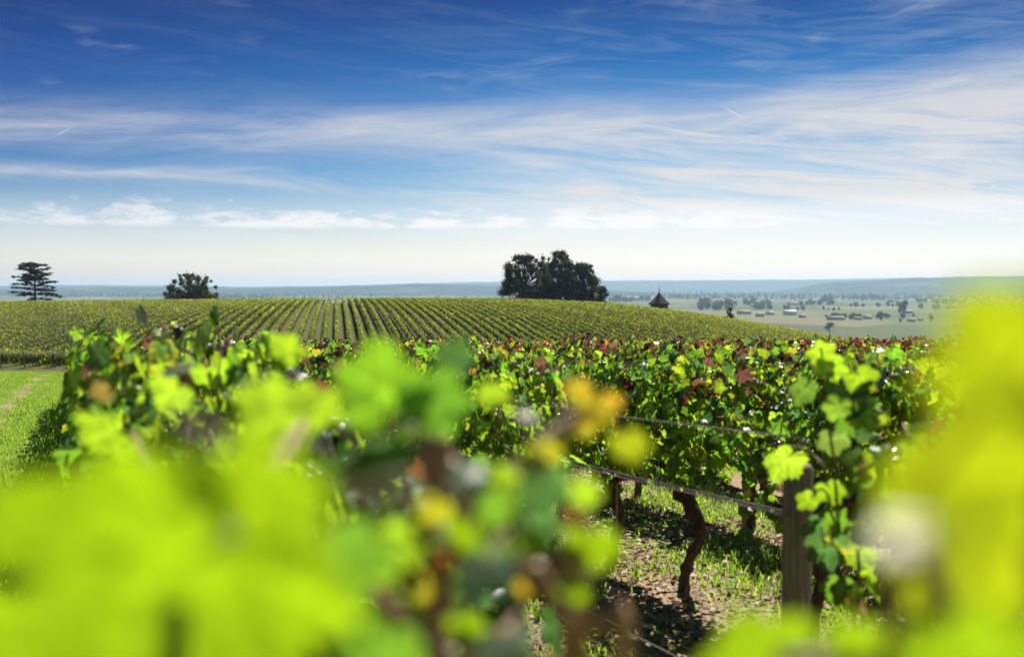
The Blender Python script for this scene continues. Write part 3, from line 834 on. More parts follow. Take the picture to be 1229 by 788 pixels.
# (vine, px, py, depth, width in px, colour, normal, tip)
NEAR = [
    ('left', 195, 690, .36, 500, LY, toward(.30, (-.1, 0, 0)), (-.6, 0, -.6)),
    ('left', 330, 590, .33, 230, LY, toward(.35, (.15, 0, .1)), (.5, 0, -.8)),
    ('left', 60, 790, .44, 300, LY, toward(.3), (-.4, 0, -.8)),
    ('left', 350, 730, .47, 220, G1, toward(.4, (.1, 0, 0)), (.3, .2, -1)),
    ('left', 400, 680, .48, 170, G2, toward(.6, (-.4, 0, .2)), (.3, .2, -1)),
    ('left', 400, 775, .45, 200, G2, toward(.4, (.4, 0, .1)), (.3, 0, -1)),
    ('left', 330, 500, .75, 120, G1, toward(.5, (.1, .1, 0)), (-.7, .1, -.6)),
    ('left', 385, 480, .90, 80, G1, toward(.4), (.5, .1, .5)),
    ('left', 130, 520, 1.35, 100, G1, toward(.3, (.2, 0, .2)), (-.9, .1, -.5)),
    ('left', 205, 470, 1.5, 62, 'lime', toward(.4), (-.6, .1, -.6)),
    ('left', 215, 440, 1.4, 50, (.20, .20, .15), (-.3, -.3, .9), (.7, -.2, -.5)),  # white glint painted as a pale leaf colour
    ('left', 345, 415, 1.5, 58, G1, toward(.4, (.2, 0, 0)), (-.4, .1, .6)),
    ('left', 122, 470, 1.5, 34, (.07, .05, .010), toward(.5), (-.9, .1, -.2)),
    ('left', 330, 640, .60, 120, G1, toward(.5), (-.7, .1, -.4)),
    ('mid', 465, 462, .74, 150, (.054, .108, .004), toward(.70, (.25, 0, -.1)), (.10, .1, .9)),
    ('mid', 518, 478, .72, 115, (.036, .084, .005), toward(.75, (-.45, 0, .1)), (.25, .1, .9)),
    ('mid', 545, 425, .83, 60, 'deep', toward(.85, (-.6, 0, 0)), (.3, .1, .9)),
    ('mid', 420, 545, .65, 120, 'deep', (-.5, .2, .9), (-.8, .2, -.5)),
    ('mid', 455, 560, .68, 100, 'deep', toward(.8, (-.6, 0, .3)), (-.2, .1, -1)),
    ('mid', 430, 620, .55, 110, G2, (-.3, .1, .9), (-.6, -.2, -.6)),
    ('mid', 455, 660, .55, 110, 'lime', toward(.5, (-.2, 0, 0)), (.1, 0, -1)),
    ('mid', 575, 690, .52, 110, (.075, .12, .085), (-.4, -.35, .8), (-.1, -.5, -1)),  # pale grey-green underside tone, with sky reflection painted into the colour
    ('mid', 565, 570, .66, 80, (.085, .13, .10), (.2, -.3, .9), (-.6, -.3, -.6)),  # bluish tone paints reflected sky onto a pale grey-green leaf
    ('mid', 650, 590, .60, 85, 'deep', toward(.7, (-.5, 0, .2)), (.1, .1, -1)),
    ('mid', 600, 610, .58, 70, G2, toward(.4, (-.2, 0, 0)), (-.3, .1, -1)),
    ('mid', 712, 500, .74, 66, (0.115, 0.095, .004), toward(.4), (.8, .1, -.4)),
    ('mid', 758, 535, .72, 55, (0.10, 0.118, .003), toward(.5, (.2, 0, 0)), (.4, .1, -.9)),
    ('mid', 695, 465, .78, 40, (0.13, 0.095, .006), toward(.5), (.2, .1, .9)),
    ('mid', 700, 590, .64, 55, 'lime', toward(.5, (.2, 0, 0)), (.2, 0, -1)),
    ('mid', 712, 655, .60, 85, LY, toward(.45, (0, 0, .1)), (.1, 0, -1)),
    ('mid', 690, 705, .60, 55, LY, toward(.4, (.2, 0, .1)), (.2, 0, -1)),
    ('mid', 630, 705, .62, 32, (.18, .12, .008), toward(.4), (-.5, 0, -.8)),
    ('mid', 505, 700, .64, 60, (.16, .13, .008), toward(.5), (-.1, 0, -1)),
    ('mid', 545, 640, .62, 55, (0.16, 0.17, .10), (.15, -.5, .8), (.4, -.4, -.6)),  # pale colour stands in for a blurred glint
    ('mid', 735, 480, .76, 32, (0.14, 0.08, .006), toward(.45), (.6, .1, .5)),
    ('mid', 675, 520, .74, 40, (0.11, 0.12, .004), toward(.45), (-.5, .1, -.6)),
    ('mid', 590, 470, .95, 48, G1, toward(.4), (-.3, .1, .8)),
    ('mid', 640, 555, .70, 46, G1, toward(.4, (.2, 0, 0)), (-.4, .1, -.6)),
    ('mid', 690, 625, .62, 40, (0.17, 0.08, .008), toward(.45), (.3, 0, -1)),
    ('mid', 530, 680, .62, 44, (0.17, 0.06, .008), toward(.45), (.3, 0, -1)),
    ('mid', 500, 650, .66, 60, LY, toward(.4), (.1, 0, -1)),
    ('mid', 560, 750, .58, 60, LY, toward(.4), (.2, 0, -1)),
    ('mid', 560, 640, .60, 62, LY, toward(.4, (.2, 0, 0)), (-.2, 0, -1)),
    ('mid', 605, 575, .66, 54, G1, toward(.4), (.5, 0, -.6)),
    ('mid', 655, 545, .70, 52, (0.12, 0.12, .004), toward(.4), (.4, 0, -.8)),
    ('mid', 590, 660, .58, 55, G2, toward(.45), (.3, 0, -1)),
    ('mid', 640, 650, .58, 58, LY, toward(.4), (.2, 0, -1)),
    ('mid', 520, 610, .62, 55, (0.11, 0.11, .004), toward(.4), (-.4, 0, -.8)),
    ('mid', 635, 500, .85, 40, (0.16, 0.14, .11), (.2, -.35, .9), (.4, -.4, -.4)),  # small bright glint put into the leaf colour
    ('mid', 485, 735, .62, 70, G1, toward(.5), (.2, 0, -1)),
    ('mid', 470, 785, .50, 130, G2, toward(.6, (.3, 0, 0)), (-.2, 0, -1)),
    ('mid', 600, 775, .50, 100, (.07, .11, .08), (-.3, -.2, .9), (.1, -.3, -1)),  # grey-green leaf, sky sheen painted into its colour
    ('post', 940, 556, 2.85, 62, (.115, .175, .008), toward(.45, (-.2, 0, 0)), (-.45, 0, -1)),
    ('post', 1000, 440, 2.75, 48, 'lime', toward(.5, (.2, 0, 0)), (.3, 0, .8)),
    ('post', 962, 470, 2.8, 44, (.045, .085, .008), toward(.6, (-.3, 0, 0)), (-.4, 0, -.9)),
    ('post', 1010, 470, 2.7, 46, 'deep', toward(.7, (.3, 0, .2)), (.4, 0, -.9)),
    ('post', 985, 420, 2.8, 40, 'lime', toward(.5), (-.3, 0, .9)),
    ('post', 1035, 455, 2.6, 46, G1, toward(.45), (.5, 0, -.7)),
    ('post', 1022, 505, 2.7, 50, G2, toward(.5, (-.3, 0, 0)), (.3, 0, -1)),
    ('post', 1000, 530, 2.75, 44, (.06, .09, .012), toward(.6), (.1, 0, -1)),
    ('post', 1040, 560, 2.6, 55, G1, toward(.4), (-.4, 0, -1)),
    ('post', 998, 590, 2.75, 42, G1, toward(.5, (.2, 0, 0)), (.4, 0, -.9)),
    ('post', 975, 635, 2.85, 52, 'deep', toward(.7, (-.4, 0, .2)), (-.3, 0, -1)),
    ('post', 1010, 625, 2.75, 50, G2, toward(.5), (.2, 0, -1)),
    ('post', 992, 665, 2.75, 52, 'deep', toward(.8, (.3, 0, 0)), (.1, 0, -1)),
    ('post', 1030, 665, 2.7, 52, G1, toward(.45, (.2, 0, 0)), (.3, 0, -1)),
    ('post', 1003, 705, 2.75, 46, G2, toward(.6), (-.2, 0, -1)),
    ('post', 1045, 610, 2.6, 52, 'lime', toward(.4), (.2, 0, -1)),
    ('post', 968, 600, 2.9, 34, G1, toward(.5), (-.6, 0, -.8)),
    ('right', 1255, 590, .29, 430, LR, toward(.30, (.05, 0, 0)), (-.15, 0, -1)),
    ('right', 1262, 400, .25, 320, LR, toward(.35, (0, 0, .05)), (.3, 0, .9)),
    ('right', 1190, 790, .33, 270, LY, toward(.35, (-.05, 0, 0)), (-.3, 0, -.9)),
    ('right', 1120, 560, .42, 120, LR, toward(.4), (-.6, 0, -.7)),
    ('right', 1110, 690, .46, 130, LR, toward(.4), (-.3, 0, -.9)),
    ('right', 1035, 780, .42, 160, LY, toward(.4, (.1, 0, .1)), (-.7, 0, -.4)),
    ('right', 910, 780, .44, 180, LY, toward(.4), (-.8, 0, -.3)),
    ('right', 1078, 640, .22, 66, (.27, .26, .215), toward(.25), (-.6, -.1, -.3)),  # added cream leaf, its pale colour painting a blurred bright highlight
]
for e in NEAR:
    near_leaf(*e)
# canes and leaf stalks of the nearest vines
def cane_through(key, pts, r0=.006, r1=.003): near_cane(key, pts, r0, r1)
def head(key): return NEAR_ROOT[key][1] + np.array([0, 0, NEAR_ROOT[key][2]])
cane_through('mid', [head('mid'), at(690, 788, .70), at(640, 700, .66), at(600, 600, .68), at(660, 525, .72), at(720, 490, .74)], .012, .004)
near_cane('mid', [head('mid'), at(745, 860, .66), at(690, 760, .64), at(640, 680, .62)], .008, .006, M_CANE, 'arm')
cane_through('mid', [head('mid'), at(640, 900, .6), at(540, 790, .60), at(470, 735, .60), at(425, 690, .60)], .007, .005)
cane_through('mid', [head('mid'), at(560, 700, .68), at(520, 600, .70), at(500, 520, .72)], .007, .003)
cane_through('left', [head('left'), at(250, 850, .42), at(250, 700, .40), at(330, 560, .52), at(370, 500, .78)], .006, .003)
cane_through('left', [head('left'), at(150, 800, .5), at(190, 600, .8), at(160, 520, 1.22)], .006, .003)
cane_through('post', [head('post'), at(1010, 640, 2.78), at(1002, 540, 2.78), at(985, 415, 2.8)], .006, .003)
cane_through('post', [head('post'), at(1030, 660, 2.72), at(1035, 560, 2.66), at(1020, 440, 2.7)], .006, .003)
cane_through('post', [head('post'), at(1000, 600, 2.78), at(975, 545, 2.84), at(950, 535, 2.86)], .005, .002)
cane_through('right', [head('right'), at(1300, 800, .33), at(1260, 600, .32), at(1235, 430, .32)], .006, .003)
cane_through('right', [head('right'), at(1180, 860, .36), at(1060, 800, .40), at(930, 790, .41)], .005, .003)

# ------------------------------------------------------------------ grass and fallen leaves
def grass(n, area, seed, hmin, hmax, label, cols):
    g = np.random.default_rng(seed)
    X, Y = area(g, n)
    Z = H(X, Y)
    h = g.uniform(hmin, hmax, len(X)); w = h * .055 + .0016 + Y * .00010
    a = g.uniform(0, 6.28, len(X)); ln = g.uniform(.1, .7, len(X)) * h; b = g.uniform(0, 6.28, len(X))
    dx, dy = np.cos(a) * w, np.sin(a) * w
    lx, ly = np.cos(b) * ln, np.sin(b) * ln
    v = np.stack([np.column_stack([X - dx, Y - dy, Z - .005]), np.column_stack([X + dx, Y + dy, Z - .005]),
                  np.column_stack([X + lx * .4 + dx * .8, Y + ly * .4 + dy * .8, Z + h * .6]), np.column_stack([X + lx * .4 - dx * .8, Y + ly * .4 - dy * .8, Z + h * .6]),
                  np.column_stack([X + lx, Y + ly, Z + h])], 1).reshape(-1, 3)
    k = np.arange(len(X))[:, None] * 5
    f = [k + np.array([[0, 1, 2, 3]]), k + np.array([[3, 2, 4]])]
    c = np.array(cols)[g.integers(0, len(cols), len(X))] * g.uniform(.75, 1.3, (len(X), 1))
    tag(obj('grass', build('grass', v, f, M_GRASS, np.repeat(c, 5, 0))), label, 'grass', kind='stuff')
GC = [(0.100, 0.195, 0.012), (0.145, 0.230, 0.016), (0.070, 0.140, 0.012), (0.20, 0.23, 0.035)]
def patchy(X, Y, f=1.0, seed=0):
    return np.sin(X * 1.9 * f + seed) + np.sin(Y * 1.3 * f + X * .7 + seed * 2) + .7 * np.sin(X * 4.1 * f - Y * 3.3 * f + seed)
def a_track(g, n):
    Y = 5 + 70 * g.random(n) ** 1.9; acr = -.25 - g.gamma(1.6, 1.4, n)
    X = (acr - NN[1] * Y) / NN[0]
    k = (X > -.62 * Y) & (patchy(X, Y) + g.normal(0, .6, n) > -.9 + 1.1 * np.exp(-((acr + 1.75) / .35) ** 2))
    return X[k], Y[k]
grass(110000, a_track, 21, .02, .060, 'short mown grass of the track left of the vine rows', GC)
def a_edge(g, n):
    Y = 4 + 22 * g.random(n) ** 1.5; acr = g.normal(-.22, .16, n)
    return (acr - NN[1] * Y) / NN[0], Y
grass(16000, a_edge, 22, .08, .22, 'longer tufts of grass along the foot of the leftmost vine row', GC[:3])
def a_alley(g, n):
    Y = 3.5 + 12 * g.random(n); acr = g.uniform(.4, 8, n)
    X = (acr - NN[1] * Y) / NN[0]
    k = patchy(X, Y, 1.6, 2) + g.normal(0, .6, n) > .15
    return X[k], Y[k]
grass(120000, a_alley, 23, .02, .08, 'patchy green grass between the vine trunks', GC)
g = np.random.default_rng(31)
n = 46000
Y = 3.0 + 11 * g.random(n) ** 1.2; acr = g.uniform(.3, 7, n); X = (acr - NN[1] * Y) / NN[0]
P = np.column_stack([X, Y, H(X, Y) + .006 + .012 * g.random(n)])
lit = np.array([(0.24, 0.145, 0.075), (0.40, 0.29, 0.18), (0.13, 0.07, 0.04), (0.33, 0.20, 0.095), (0.21, 0.125, 0.07)])
v, f, c = scatter(P, np.column_stack([g.normal(0, .45, n), g.normal(0, .45, n), np.ones(n)]), g.normal(0, 1, (n, 3)), g.uniform(.02, .075, n), lit[g.integers(0, 5, n)] * g.uniform(.7, 1.3, (n, 1)), CARD)
tag(obj('leaf_litter', build('leaf_litter', v, f, M_LITTER, c)), 'dry brown fallen leaves strewn under the vines', 'leaf litter', kind='stuff')

# ------------------------------------------------------------------ trees on the crest
def crown_cards(g, clumps, per, size, cols, flat=1.0):
    Ps, Ns, ts = [], [], []
    for (cx, cyy, cz, r) in clumps:
        n = max(12, int(per * r * r))
        d = unit(g.normal(0, 1, (n, 3)))
        rad = r * np.minimum(np.abs(g.normal(0, .62, n)), 1.5)
        Ps.append(np.array([cx, cyy, cz]) + d * rad[:, None] * np.array([1, 1, flat])); Ns.append(d + g.normal(0, .6, (n, 3)) + np.array([0, 0, .3]))
    P, N = np.vstack(Ps), np.vstack(Ns); n = len(P)
    c = np.array(cols)[g.integers(0, len(cols), n)] * g.uniform(.7, 1.35, (n, 1))
    return scatter(P, N, g.normal(0, 1, (n, 3)) + np.array([0, 0, -.4]), size * g.uniform(.6, 1.4, n), c, CARD)
DARK = [(0.030, 0.044, 0.014), (0.042, 0.056, 0.016), (0.022, 0.034, 0.012), (0.055, 0.060, 0.018)]
def tree(name, label, cat, base, h, w, seed, trunk_r=.35, nclump=26, rmin=.1, rmax=.2, per=240, size=.5, cols=DARK, group=None, bare=.18, profile=None, lean=0.0):
    g = np.random.default_rng(seed)
    root = tag(empty(name, base), label, cat, group)
    clumps, limbs = [], []
    limbs.append(tube(smooth_path([[0, 0, -.5], [lean * .3 + .1, 0, h * .25], [lean * .6, .1, h * .55], [lean, 0, h * .80]], 12), np.linspace(trunk_r, trunk_r * .15, 12), 8, .05, g))
    for k in range(nclump):
        z = h * (bare + (1 - bare) * g.random() ** 1.1)
        tt = (z / h - bare) / (1 - bare)
        wmax = (w / 2) * (profile(tt) if profile else math.sqrt(max(.02, 1 - ((tt - .22) / .80) ** 2)))
        a = g.uniform(0, 6.28); rr_ = wmax * math.sqrt(g.uniform(.08, 1))
        r = w * g.uniform(rmin, rmax) * (1 - .35 * tt)
        x, y = lean * tt + math.cos(a) * max(0, rr_ - r * .4), math.sin(a) * max(0, rr_ - r * .4)
        clumps.append((x, y, min(z, h - r * .7), r))
        r *= g.uniform(.6, 1.3); limbs.append(tube(smooth_path([[lean * tt * .6, 0, max(.6, z * .55)], [x * .55, y * .55, z * .82], [x, y, z]], 7), np.linspace(trunk_r * .35, trunk_r * .06, 7), 5))
    v, f, c = crown_cards(g, clumps, per, size, cols)
    obj('trunk', build('trunk', *join(limbs), M_TBARK, smooth=True), root)
    obj('crown', build('crown', v, f, M_TREE, c), root)
    return root
def foot(px, d): 
    X = (px - 614.5) / FPX * d
    return (X, d, Hs(X, d))
def topz(py, d): return EYE + (345 - py) / FPX * d
def tree_at(name, label, cat, px, d, top_py, w_px, seed, **kw):
    b = foot(px, d)
    return tree(name, label, cat, b, topz(top_py, d) - b[2], w_px / FPX * d, seed, **kw)
tree_at('broadleaf_tree', 'airy dark tree with sky showing through at the left of the crest clump', 'tree', 630, 276, 306, 68, 41, nclump=135, rmin=.05, rmax=.11, per=170, size=.42, bare=.08)
tree_at('broadleaf_tree', 'tallest dense dark tree in the middle of the crest clump', 'tree', 672, 284, 301, 62, 42, nclump=120, rmin=.05, rmax=.13, per=200, size=.45, bare=.03, profile=lambda s: .98 - .55 * s ** 1.6)
tree_at('broadleaf_tree', 'broad dark tree sloping down at the right of the crest clump', 'tree', 700, 278, 316, 54, 43, nclump=110, rmin=.05, rmax=.13, per=200, size=.45, bare=.02, profile=lambda s: 1.0 - .6 * s ** 1.8)
tree_at('broadleaf_tree', 'slim pointed dark tree between the two big ones of the clump', 'tree', 653, 290, 307, 28, 44, nclump=70, rmin=.10, rmax=.22, per=200, size=.42, bare=.06)
tree_at('shrub', 'low rounded bush at the right foot of the crest clump', 'shrub', 722, 272, 343, 20, 45, nclump=16, rmin=.16, rmax=.26, per=240, size=.45, bare=.05)
tree_at('oak_tree', 'round spreading tree standing alone left of centre behind the hillside', 'tree', 230, 300, 328, 66, 46, nclump=105, rmin=.04, rmax=.10, per=190, size=.42, bare=.10, cols=[(0.045, 0.060, 0.018), (0.060, 0.075, 0.02), (0.035, 0.048, 0.015)])
tree_at('shrub', 'small olive bush poking above the falling right end of the crest', 'shrub', 877, 262, 369, 12, 47, nclump=14, rmin=.2, rmax=.3, per=220, size=.35, bare=.05, cols=[(0.10, 0.09, 0.02), (0.07, 0.075, 0.02)])
# the cedar, with flat tiers
def cedar(px, d, top_py, w_px):
    b = foot(px, d); h = topz(top_py, d) - b[2]; w = w_px / FPX * d
    g = np.random.default_rng(77)
    root = tag(empty('cedar_tree', b), 'dark cedar with flat layered branches at the far left of the crest', 'tree')
    limbs = [tube(smooth_path([[0, 0, -.5], [.1, 0, h * .4], [.05, 0, h * .96]], 10), np.linspace(.5, .08, 10), 8)]
    clumps = []
    for k in range(46):
        zf = .20 + .78 * (k / 45) ** .9 + g.normal(0, .012)
        zf = .20 + round((zf - .20) / .105) * .105 + g.normal(0, .016)
        ext = np.interp(zf, [.2, .35, .5, .7, .85, 1.0], [1.0, .80, .66, .62, .62, .48]) * g.uniform(.40, 1.05)
        a = g.uniform(0, 6.28) if k % 3 else math.pi * (k % 2)
        L = w / 2 * ext
        z = h * zf
        dr = g.uniform(-.16, .06) if zf < .5 else g.uniform(-.05, .25)
        tip = np.array([math.cos(a) * L, math.sin(a) * L, min(z + dr * L, h)])
        limbs.append(tube(smooth_path([[0, 0, z - .5], tip * np.array([.5, .5, 0]) + np.array([0, 0, z + .1]), tip], 6), np.linspace(.13, .03, 6), 5))
        for q_ in np.linspace(.3, 1.0, 5):
            pp = tip * q_ + np.array([0, 0, z * (1 - q_)])
            clumps.append((pp[0] + g.normal(0, .25), pp[1] + g.normal(0, .4), pp[2] + g.normal(0, .10), w * .052 * g.uniform(.6, 1.4)))
    v, f, c = crown_cards(g, clumps, 80, .32, [(0.022, 0.034, 0.022), (0.030, 0.044, 0.026), (0.018, 0.026, 0.018)], flat=.30)
    obj('trunk', build('trunk', *join(limbs), M_TBARK, smooth=True), root)
    obj('crown', build('crown', v, f, M_TREE, c), root)
cedar(42, 310, 317, 76)

# ------------------------------------------------------------------ the little tower with the pointed roof
def dovecote():
    d = 272.0
    X = (791 - 614.5) / FPX * d
    zt, ze = topz(350.5, d), topz(365.5, d)
    zg = Hs(X, d)
    hw = 12.2 / FPX * d; wall = hw * .80
    root = tag(empty('tower', (X, d, zg), R(20)), 'small stone tower with a dark flared pointed roof on the crest', 'tower')
    e = ze - zg
    def ring(r, z): return [(-r, -r, z), (r, -r, z), (r, r, z), (-r, r, z)]
    def stack(levels):
        v = np.array([p for r, z in levels for p in ring(r, z)])
        f = [[i * 4 + j, i * 4 + (j + 1) % 4, (i + 1) * 4 + (j + 1) % 4, (i + 1) * 4 + j] for i in range(len(levels) - 1) for j in range(4)]
        n = len(levels)
        f.append([3, 2, 1, 0]); f.append([(n - 1) * 4 + j for j in range(4)])
        return v, np.array(f)
    hw2, wl2 = hw * .80, wall * .80
    obj('wall', build('wall', *stack([(wl2, -1.0), (wl2, e - .02), (wl2 * 1.06, e), (wl2 * 1.06, e + .12)]), M_STONE), root)
    hr = zt - ze
    lv = [(hw2, e), (hw2, e + .10)]
    for s in np.linspace(0.04, 1, 12): lv.append((hw2 * ((1 - s) ** 1.22) + .05, e + .10 + hr * s))
    obj('roof', build('roof', *stack(lv), M_SLATE), root)
    top = e + .1 + hr
    v, f = tube([[0, 0, top - .2], [0, 0, top + .35], [0, 0, top + .45], [0, 0, top + .6], [0, 0, top + .75], [0, 0, top + 2.0]], [.16, .10, .20, .20, .06, .03], 8)
    obj('finial', build('finial', v, f, M_LEAD, smooth=True), root)
    wv = np.array([(-.4, -wl2 - .03, e - 1.5), (.4, -wl2 - .03, e - 1.5), (.4, -wl2 - .03, e - .5), (-.4, -wl2 - .03, e - .5), (-.4, -wl2 + .02, e - 1.5), (.4, -wl2 + .02, e - 1.5), (.4, -wl2 + .02, e - .5), (-.4, -wl2 + .02, e - .5)])
    wf = np.array([[0, 1, 2, 3], [0, 4, 5, 1], [1, 5, 6, 2], [2, 6, 7, 3], [3, 7, 4, 0], [4, 7, 6, 5]])
    obj('window', build('window', wv, wf, M_GLASS), root)
dovecote()

# ------------------------------------------------------------------ the plain: houses, trees, roads
ZP = -50.0
def plain_at(px, py):
    d = (EYE - ZP) * FPX / (py - 345.0)
    return (px - 614.5) / FPX * d, d
def house(px, py, w_px, h_px, label, wm, rm, deep=9.0, roof=.45, rz=0.0, group=None):
    X, d = plain_at(px, py); w = w_px / FPX * d; h = h_px / FPX * d
    root = tag(empty('house', (X, d, Hs(X, d)), rz), label, 'house', group)
    e = h * (1 - roof); a, b = w / 2, deep / 2
    v = np.array([(-a, -b, -.5), (a, -b, -.5), (a, b, -.5), (-a, b, -.5), (-a, -b, e), (a, -b, e), (a, b, e), (-a, b, e), (-a, 0, h - .15), (a, 0, h - .15)])
    obj('wall', build('wall', v, [np.array([[0, 1, 5, 4], [2, 3, 7, 6], [0, 3, 2, 1]]), np.array([[1, 2, 6, 9, 5], [3, 0, 4, 8, 7]])], wm), root)
    o2 = .5
    r = np.array([(-a - o2, -b - o2, e - .2), (a + o2, -b - o2, e - .2), (a + o2, 0, h), (-a - o2, 0, h), (a + o2, b + o2, e - .2), (-a - o2, b + o2, e - .2),
                  (-a - o2, -b - o2, e), (a + o2, -b - o2, e), (a + o2, 0, h + .25), (-a - o2, 0, h + .25), (a + o2, b + o2, e), (-a - o2, b + o2, e)])
    obj('roof', build('roof', r, [np.array([[6, 7, 8, 9], [9, 8, 10, 11], [0, 3, 2, 1], [3, 5, 4, 2], [0, 1, 7, 6], [5, 11, 10, 4], [0, 6, 9, 3], [3, 9, 11, 5], [1, 2, 8, 7], [2, 4, 10, 8]])], rm), root)
    wins = [(-.3), (.05), (.34)]
    for u in wins:
        q_ = np.array([(u * w - .6, -b - .04, e * .35), (u * w + .6, -b - .04, e * .35), (u * w + .6, -b - .04, e * .75), (u * w - .6, -b - .04, e * .75),
                       (u * w - .6, -b + .1, e * .35), (u * w + .6, -b + .1, e * .35), (u * w + .6, -b + .1, e * .75), (u * w - .6, -b + .1, e * .75)])
        obj('window', build('window', q_, np.array([[0, 1, 2, 3], [0, 4, 5, 1], [1, 5, 6, 2], [2, 6, 7, 3], [3, 7, 4, 0]]), M_GLASS), root)
HOUSES = [
    (948, 378, 14, 6, 'large pale shed with white walls, brightest building on the plain', M_WHITE, M_WHITE, 14, .3, .1),
    (893, 377, 16, 5, 'long low house with a pinkish roof, just right of the crest bush', M_WALL, M_TILE, 9, .5, .05),
    (912, 380, 10, 5, 'small house with terracotta roof between the long house and the white shed', M_WALL, M_TILE, 9, .5, -.3),
    (924, 378, 9, 5, 'pale gabled house touching the left side of the white shed', M_WHITE, M_TILE, 9, .5, .5),
    (963, 381, 7, 4, 'tiny tiled house right of the white shed', M_WALL, M_TILE, 8, .5, .2),
    (1003, 384, 20, 5, 'long brown roofed farmhouse with trees along its right end', M_WALL, M_TILED, 10, .55, .05),
    (1041, 383, 8, 5, 'small house left of the round dark tree on the plain', M_WALL, M_TILE, 8, .5, .3),
    (1030, 384, 8, 4, 'flat barn between the brown farmhouse and the small house', M_WALL, M_TILED, 9, .4, -.2),
    (1094, 386, 8, 4, 'white cottage below the tall pointed tree', M_WHITE, M_TILE, 8, .4, .1),
    (1105, 385, 6, 3.5, 'smaller white cottage right of its neighbour below the tall tree', M_WHITE, M_TILED, 8, .4, -.3),
    (1090, 376, 10, 4, 'pale house right beside the tall pointed tree', M_WALL, M_TILE, 9, .5, .0),
    (952, 366, 14, 3.5, 'low long farm roof farther out above the white shed', M_WALL, M_TILED, 12, .5, .1),
    (975, 364, 8, 3, 'distant low house right of the long farm roof', M_WALL, M_TILE, 10, .5, .0),
    (1134, 360, 9, 3, 'far white building on the right part of the plain', M_WHITE, M_WHITE, 12, .3, .2),
    (1145, 370, 9, 4, 'white hamlet house left of two others near the right edge', M_WHITE, M_TILE, 9, .4, .4),
    (1157, 369, 8, 4, 'middle house of the hamlet near the right edge', M_WHITE, M_TILE, 9, .4, -.1),
    (1170, 368, 8, 3.5, 'rightmost house of the hamlet near the right edge', M_WALL, M_TILE, 9, .4, .2),
    (1205, 376, 8, 4, 'pale house behind the blurred leaves at the far right', M_WALL, M_TILE, 9, .4, .0),
    (1151, 392, 7, 3, 'nearest small white building low on the right of the plain', M_WHITE, M_TILED, 7, .4, .2),
    (905, 368, 7, 3, 'small house among the trees left of the long farm roof', M_WALL, M_TILE, 8, .5, .2),
]
for h in HOUSES: house(*h[:9 - 1], *h[8:])

def plain_tree_mesh(seed, tall=1.0, n=12):
    g = np.random.default_rng(seed)
    clumps = []
    for k in range(n):
        z = g.uniform(.3, .86); r = g.uniform(.20, .29); g.random()
        wv = .36 / tall * math.sqrt(max(.1, 1 - ((z - .5) / .5) ** 2))
        a = g.uniform(0, 6.28)
        clumps.append((math.cos(a) * wv * g.random(), math.sin(a) * wv * g.random(), z, r / (tall ** .7)))
    v, f, c = crown_cards(g, clumps, 700, .14, [(0.038, 0.056, 0.020), (0.055, 0.072, 0.022), (0.075, 0.085, 0.030)])
    tv, tf = tube([[0, 0, -.05], [0, 0, .45], [0, 0, .88]], [.04, .03, .015], 6)
    vv, ff = join([(v, f), (tv, tf)])
    cc_ = np.vstack([c, np.tile([[0.03, 0.025, 0.02]], (len(tv), 1))])
    return build('broadleaf_tree', vv, ff, M_TREE, cc_)
PT = [plain_tree_mesh(500 + k) for k in range(5)]
PTALL = [plain_tree_mesh(520 + k, 2.4, 14) for k in range(2)]
def plain_tree(px, py, h_px, mesh, label, group=None, name='broadleaf_tree', wide=1.0):
    X, d = plain_at(px, py); h = h_px / FPX * d
    o = obj(name, mesh, None, (X, d, Hs(X, d)))
    o.scale = (h * wide, h * wide, h); o.rotation_euler = (0, 0, rr.uniform(0, 6.28))
    return tag(o, label, 'tree', group)
plain_tree(1057, 384, 11, PT[0], 'round dark tree standing alone on the plain right of the houses', wide=1.1)
plain_tree(1085, 376, 18, PTALL[0], 'tall dark pointed tree rising above the others on the plain', 'pair of tall trees' if False else None, 'pointed_tree', 1.3)
plain_tree(1081, 376, 12, PT[1], 'bushy tree at the left foot of the tall pointed tree')
plain_tree(1118, 386, 11, PTALL[1], 'slim pale tree standing alone below the hamlet', None, 'pointed_tree', 1.1)
plain_tree(996, 397, 11, PT[2], 'dark bush right behind the end of the vineyard hill', wide=1.2)
plain_tree(1081, 387, 5, PT[3], 'small round bush in the open field below the tall tree')
plain_tree(875, 372, 14, PT[1], 'biggest dark tree in the group beyond the crest bush', wide=1.1)
plain_tree(864, 371, 11, PT[2], 'dark tree left of the biggest one beyond the crest bush')
for k, px in enumerate((733, 737, 740.5, 744)): pass
for px, hh in ((736, 11), (739, 13), (741.5, 12), (744, 13)):
    plain_tree(px, 364, hh, PTALL[k % 2], 'slender poplar in the little line right of the crest clump', 'poplars right of the crest clump', 'poplar_tree', .7)
TL = 'small hazy tree standing out on the distant plain'
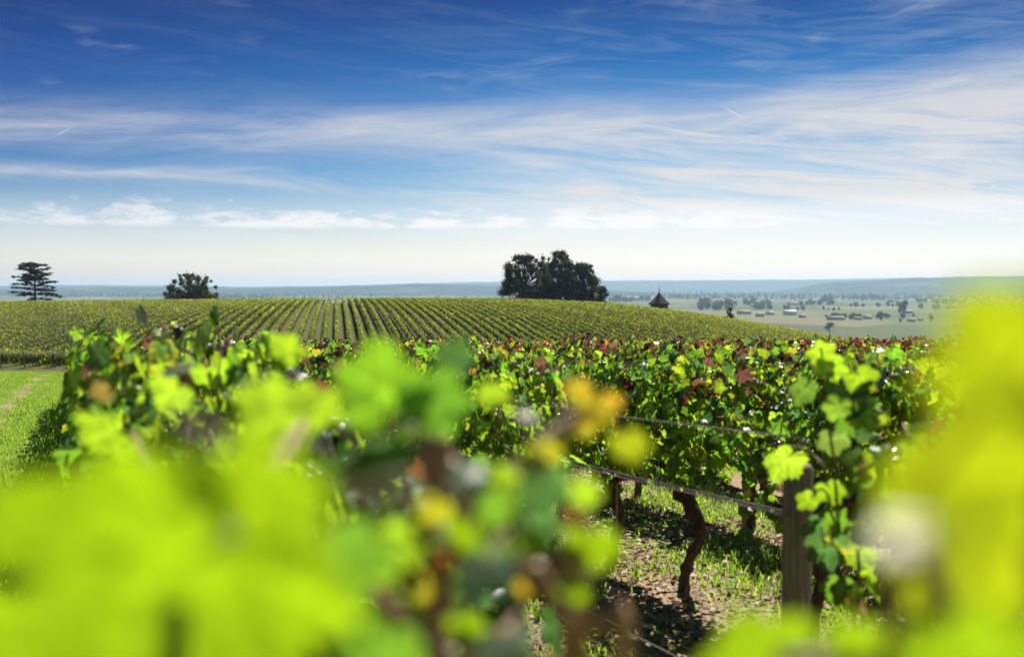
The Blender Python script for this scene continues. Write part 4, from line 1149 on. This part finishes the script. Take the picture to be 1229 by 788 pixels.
def hedge(pxa, pxb, py, n, h, jy=.8):
    for _ in range(n):
        plain_tree(rr.uniform(pxa, pxb), py + rr.uniform(-jy, jy), h * rr.uniform(.6, 1.3), PT[rr.randrange(5)], TL, 'trees scattered over the plain', wide=rr.uniform(.9, 1.3))
for a in ((836, 862, 368, 8, 9), (880, 925, 366, 12, 7), (905, 925, 371, 6, 8), (1008, 1034, 383, 9, 7), (1034, 1062, 360, 12, 6), (1010, 1030, 359, 6, 5), (1062, 1080, 364, 4, 6),
          (960, 1000, 366, 10, 6), (985, 1000, 362, 5, 7), (745, 800, 362, 14, 6), (800, 840, 358, 12, 5), (840, 960, 357, 20, 4.5), (960, 1100, 355, 22, 4), (1100, 1229, 358, 18, 4.5),
          (1120, 1180, 365, 10, 6), (1180, 1260, 372, 10, 7), (1100, 1140, 371, 5, 6), (1150, 1230, 388, 8, 8), (725, 860, 355, 16, 4), (690, 735, 362, 6, 6), (830, 880, 372, 10, 8), (930, 1010, 372, 10, 5), (1000, 1110, 368, 12, 5), (1060, 1120, 381, 8, 5), (900, 1229, 353, 40, 3.2), (730, 1000, 352, 30, 3), (1100, 1229, 363, 16, 5), (1170, 1240, 381, 8, 7), (985, 1010, 381, 5, 5)):
    hedge(*a)
# masses of woodland toward the hills
g = np.random.default_rng(61)
n = 9000
d = 4200 + 3000 * g.random(n) ** .8
X = (g.uniform(-40, 1300, n) - 614.5) / FPX * d
band_ = np.sin(X * .0021 + d * .0009) + np.sin(X * .0007 - d * .0031 + 2) + .6 * np.sin(X * .006 + d * .002)
k = band_ > .35
X, d = X[k], d[k]; n = len(X)
P = np.column_stack([X, d, np.full(n, ZP) + g.uniform(2, 11, n)])
v, f, c = scatter(P, np.column_stack([g.normal(0, .5, n), -1 + g.normal(0, .5, n), .6 + g.normal(0, .4, n)]), g.normal(0, 1, (n, 3)), g.uniform(8, 18, n), np.array(DARK)[g.integers(0, 4, n)], CARD)
tag(obj('woodland', build('woodland', v, f, M_TREE, c)), 'dark hazy woods massed in bands toward the hills', 'woods', kind='stuff')
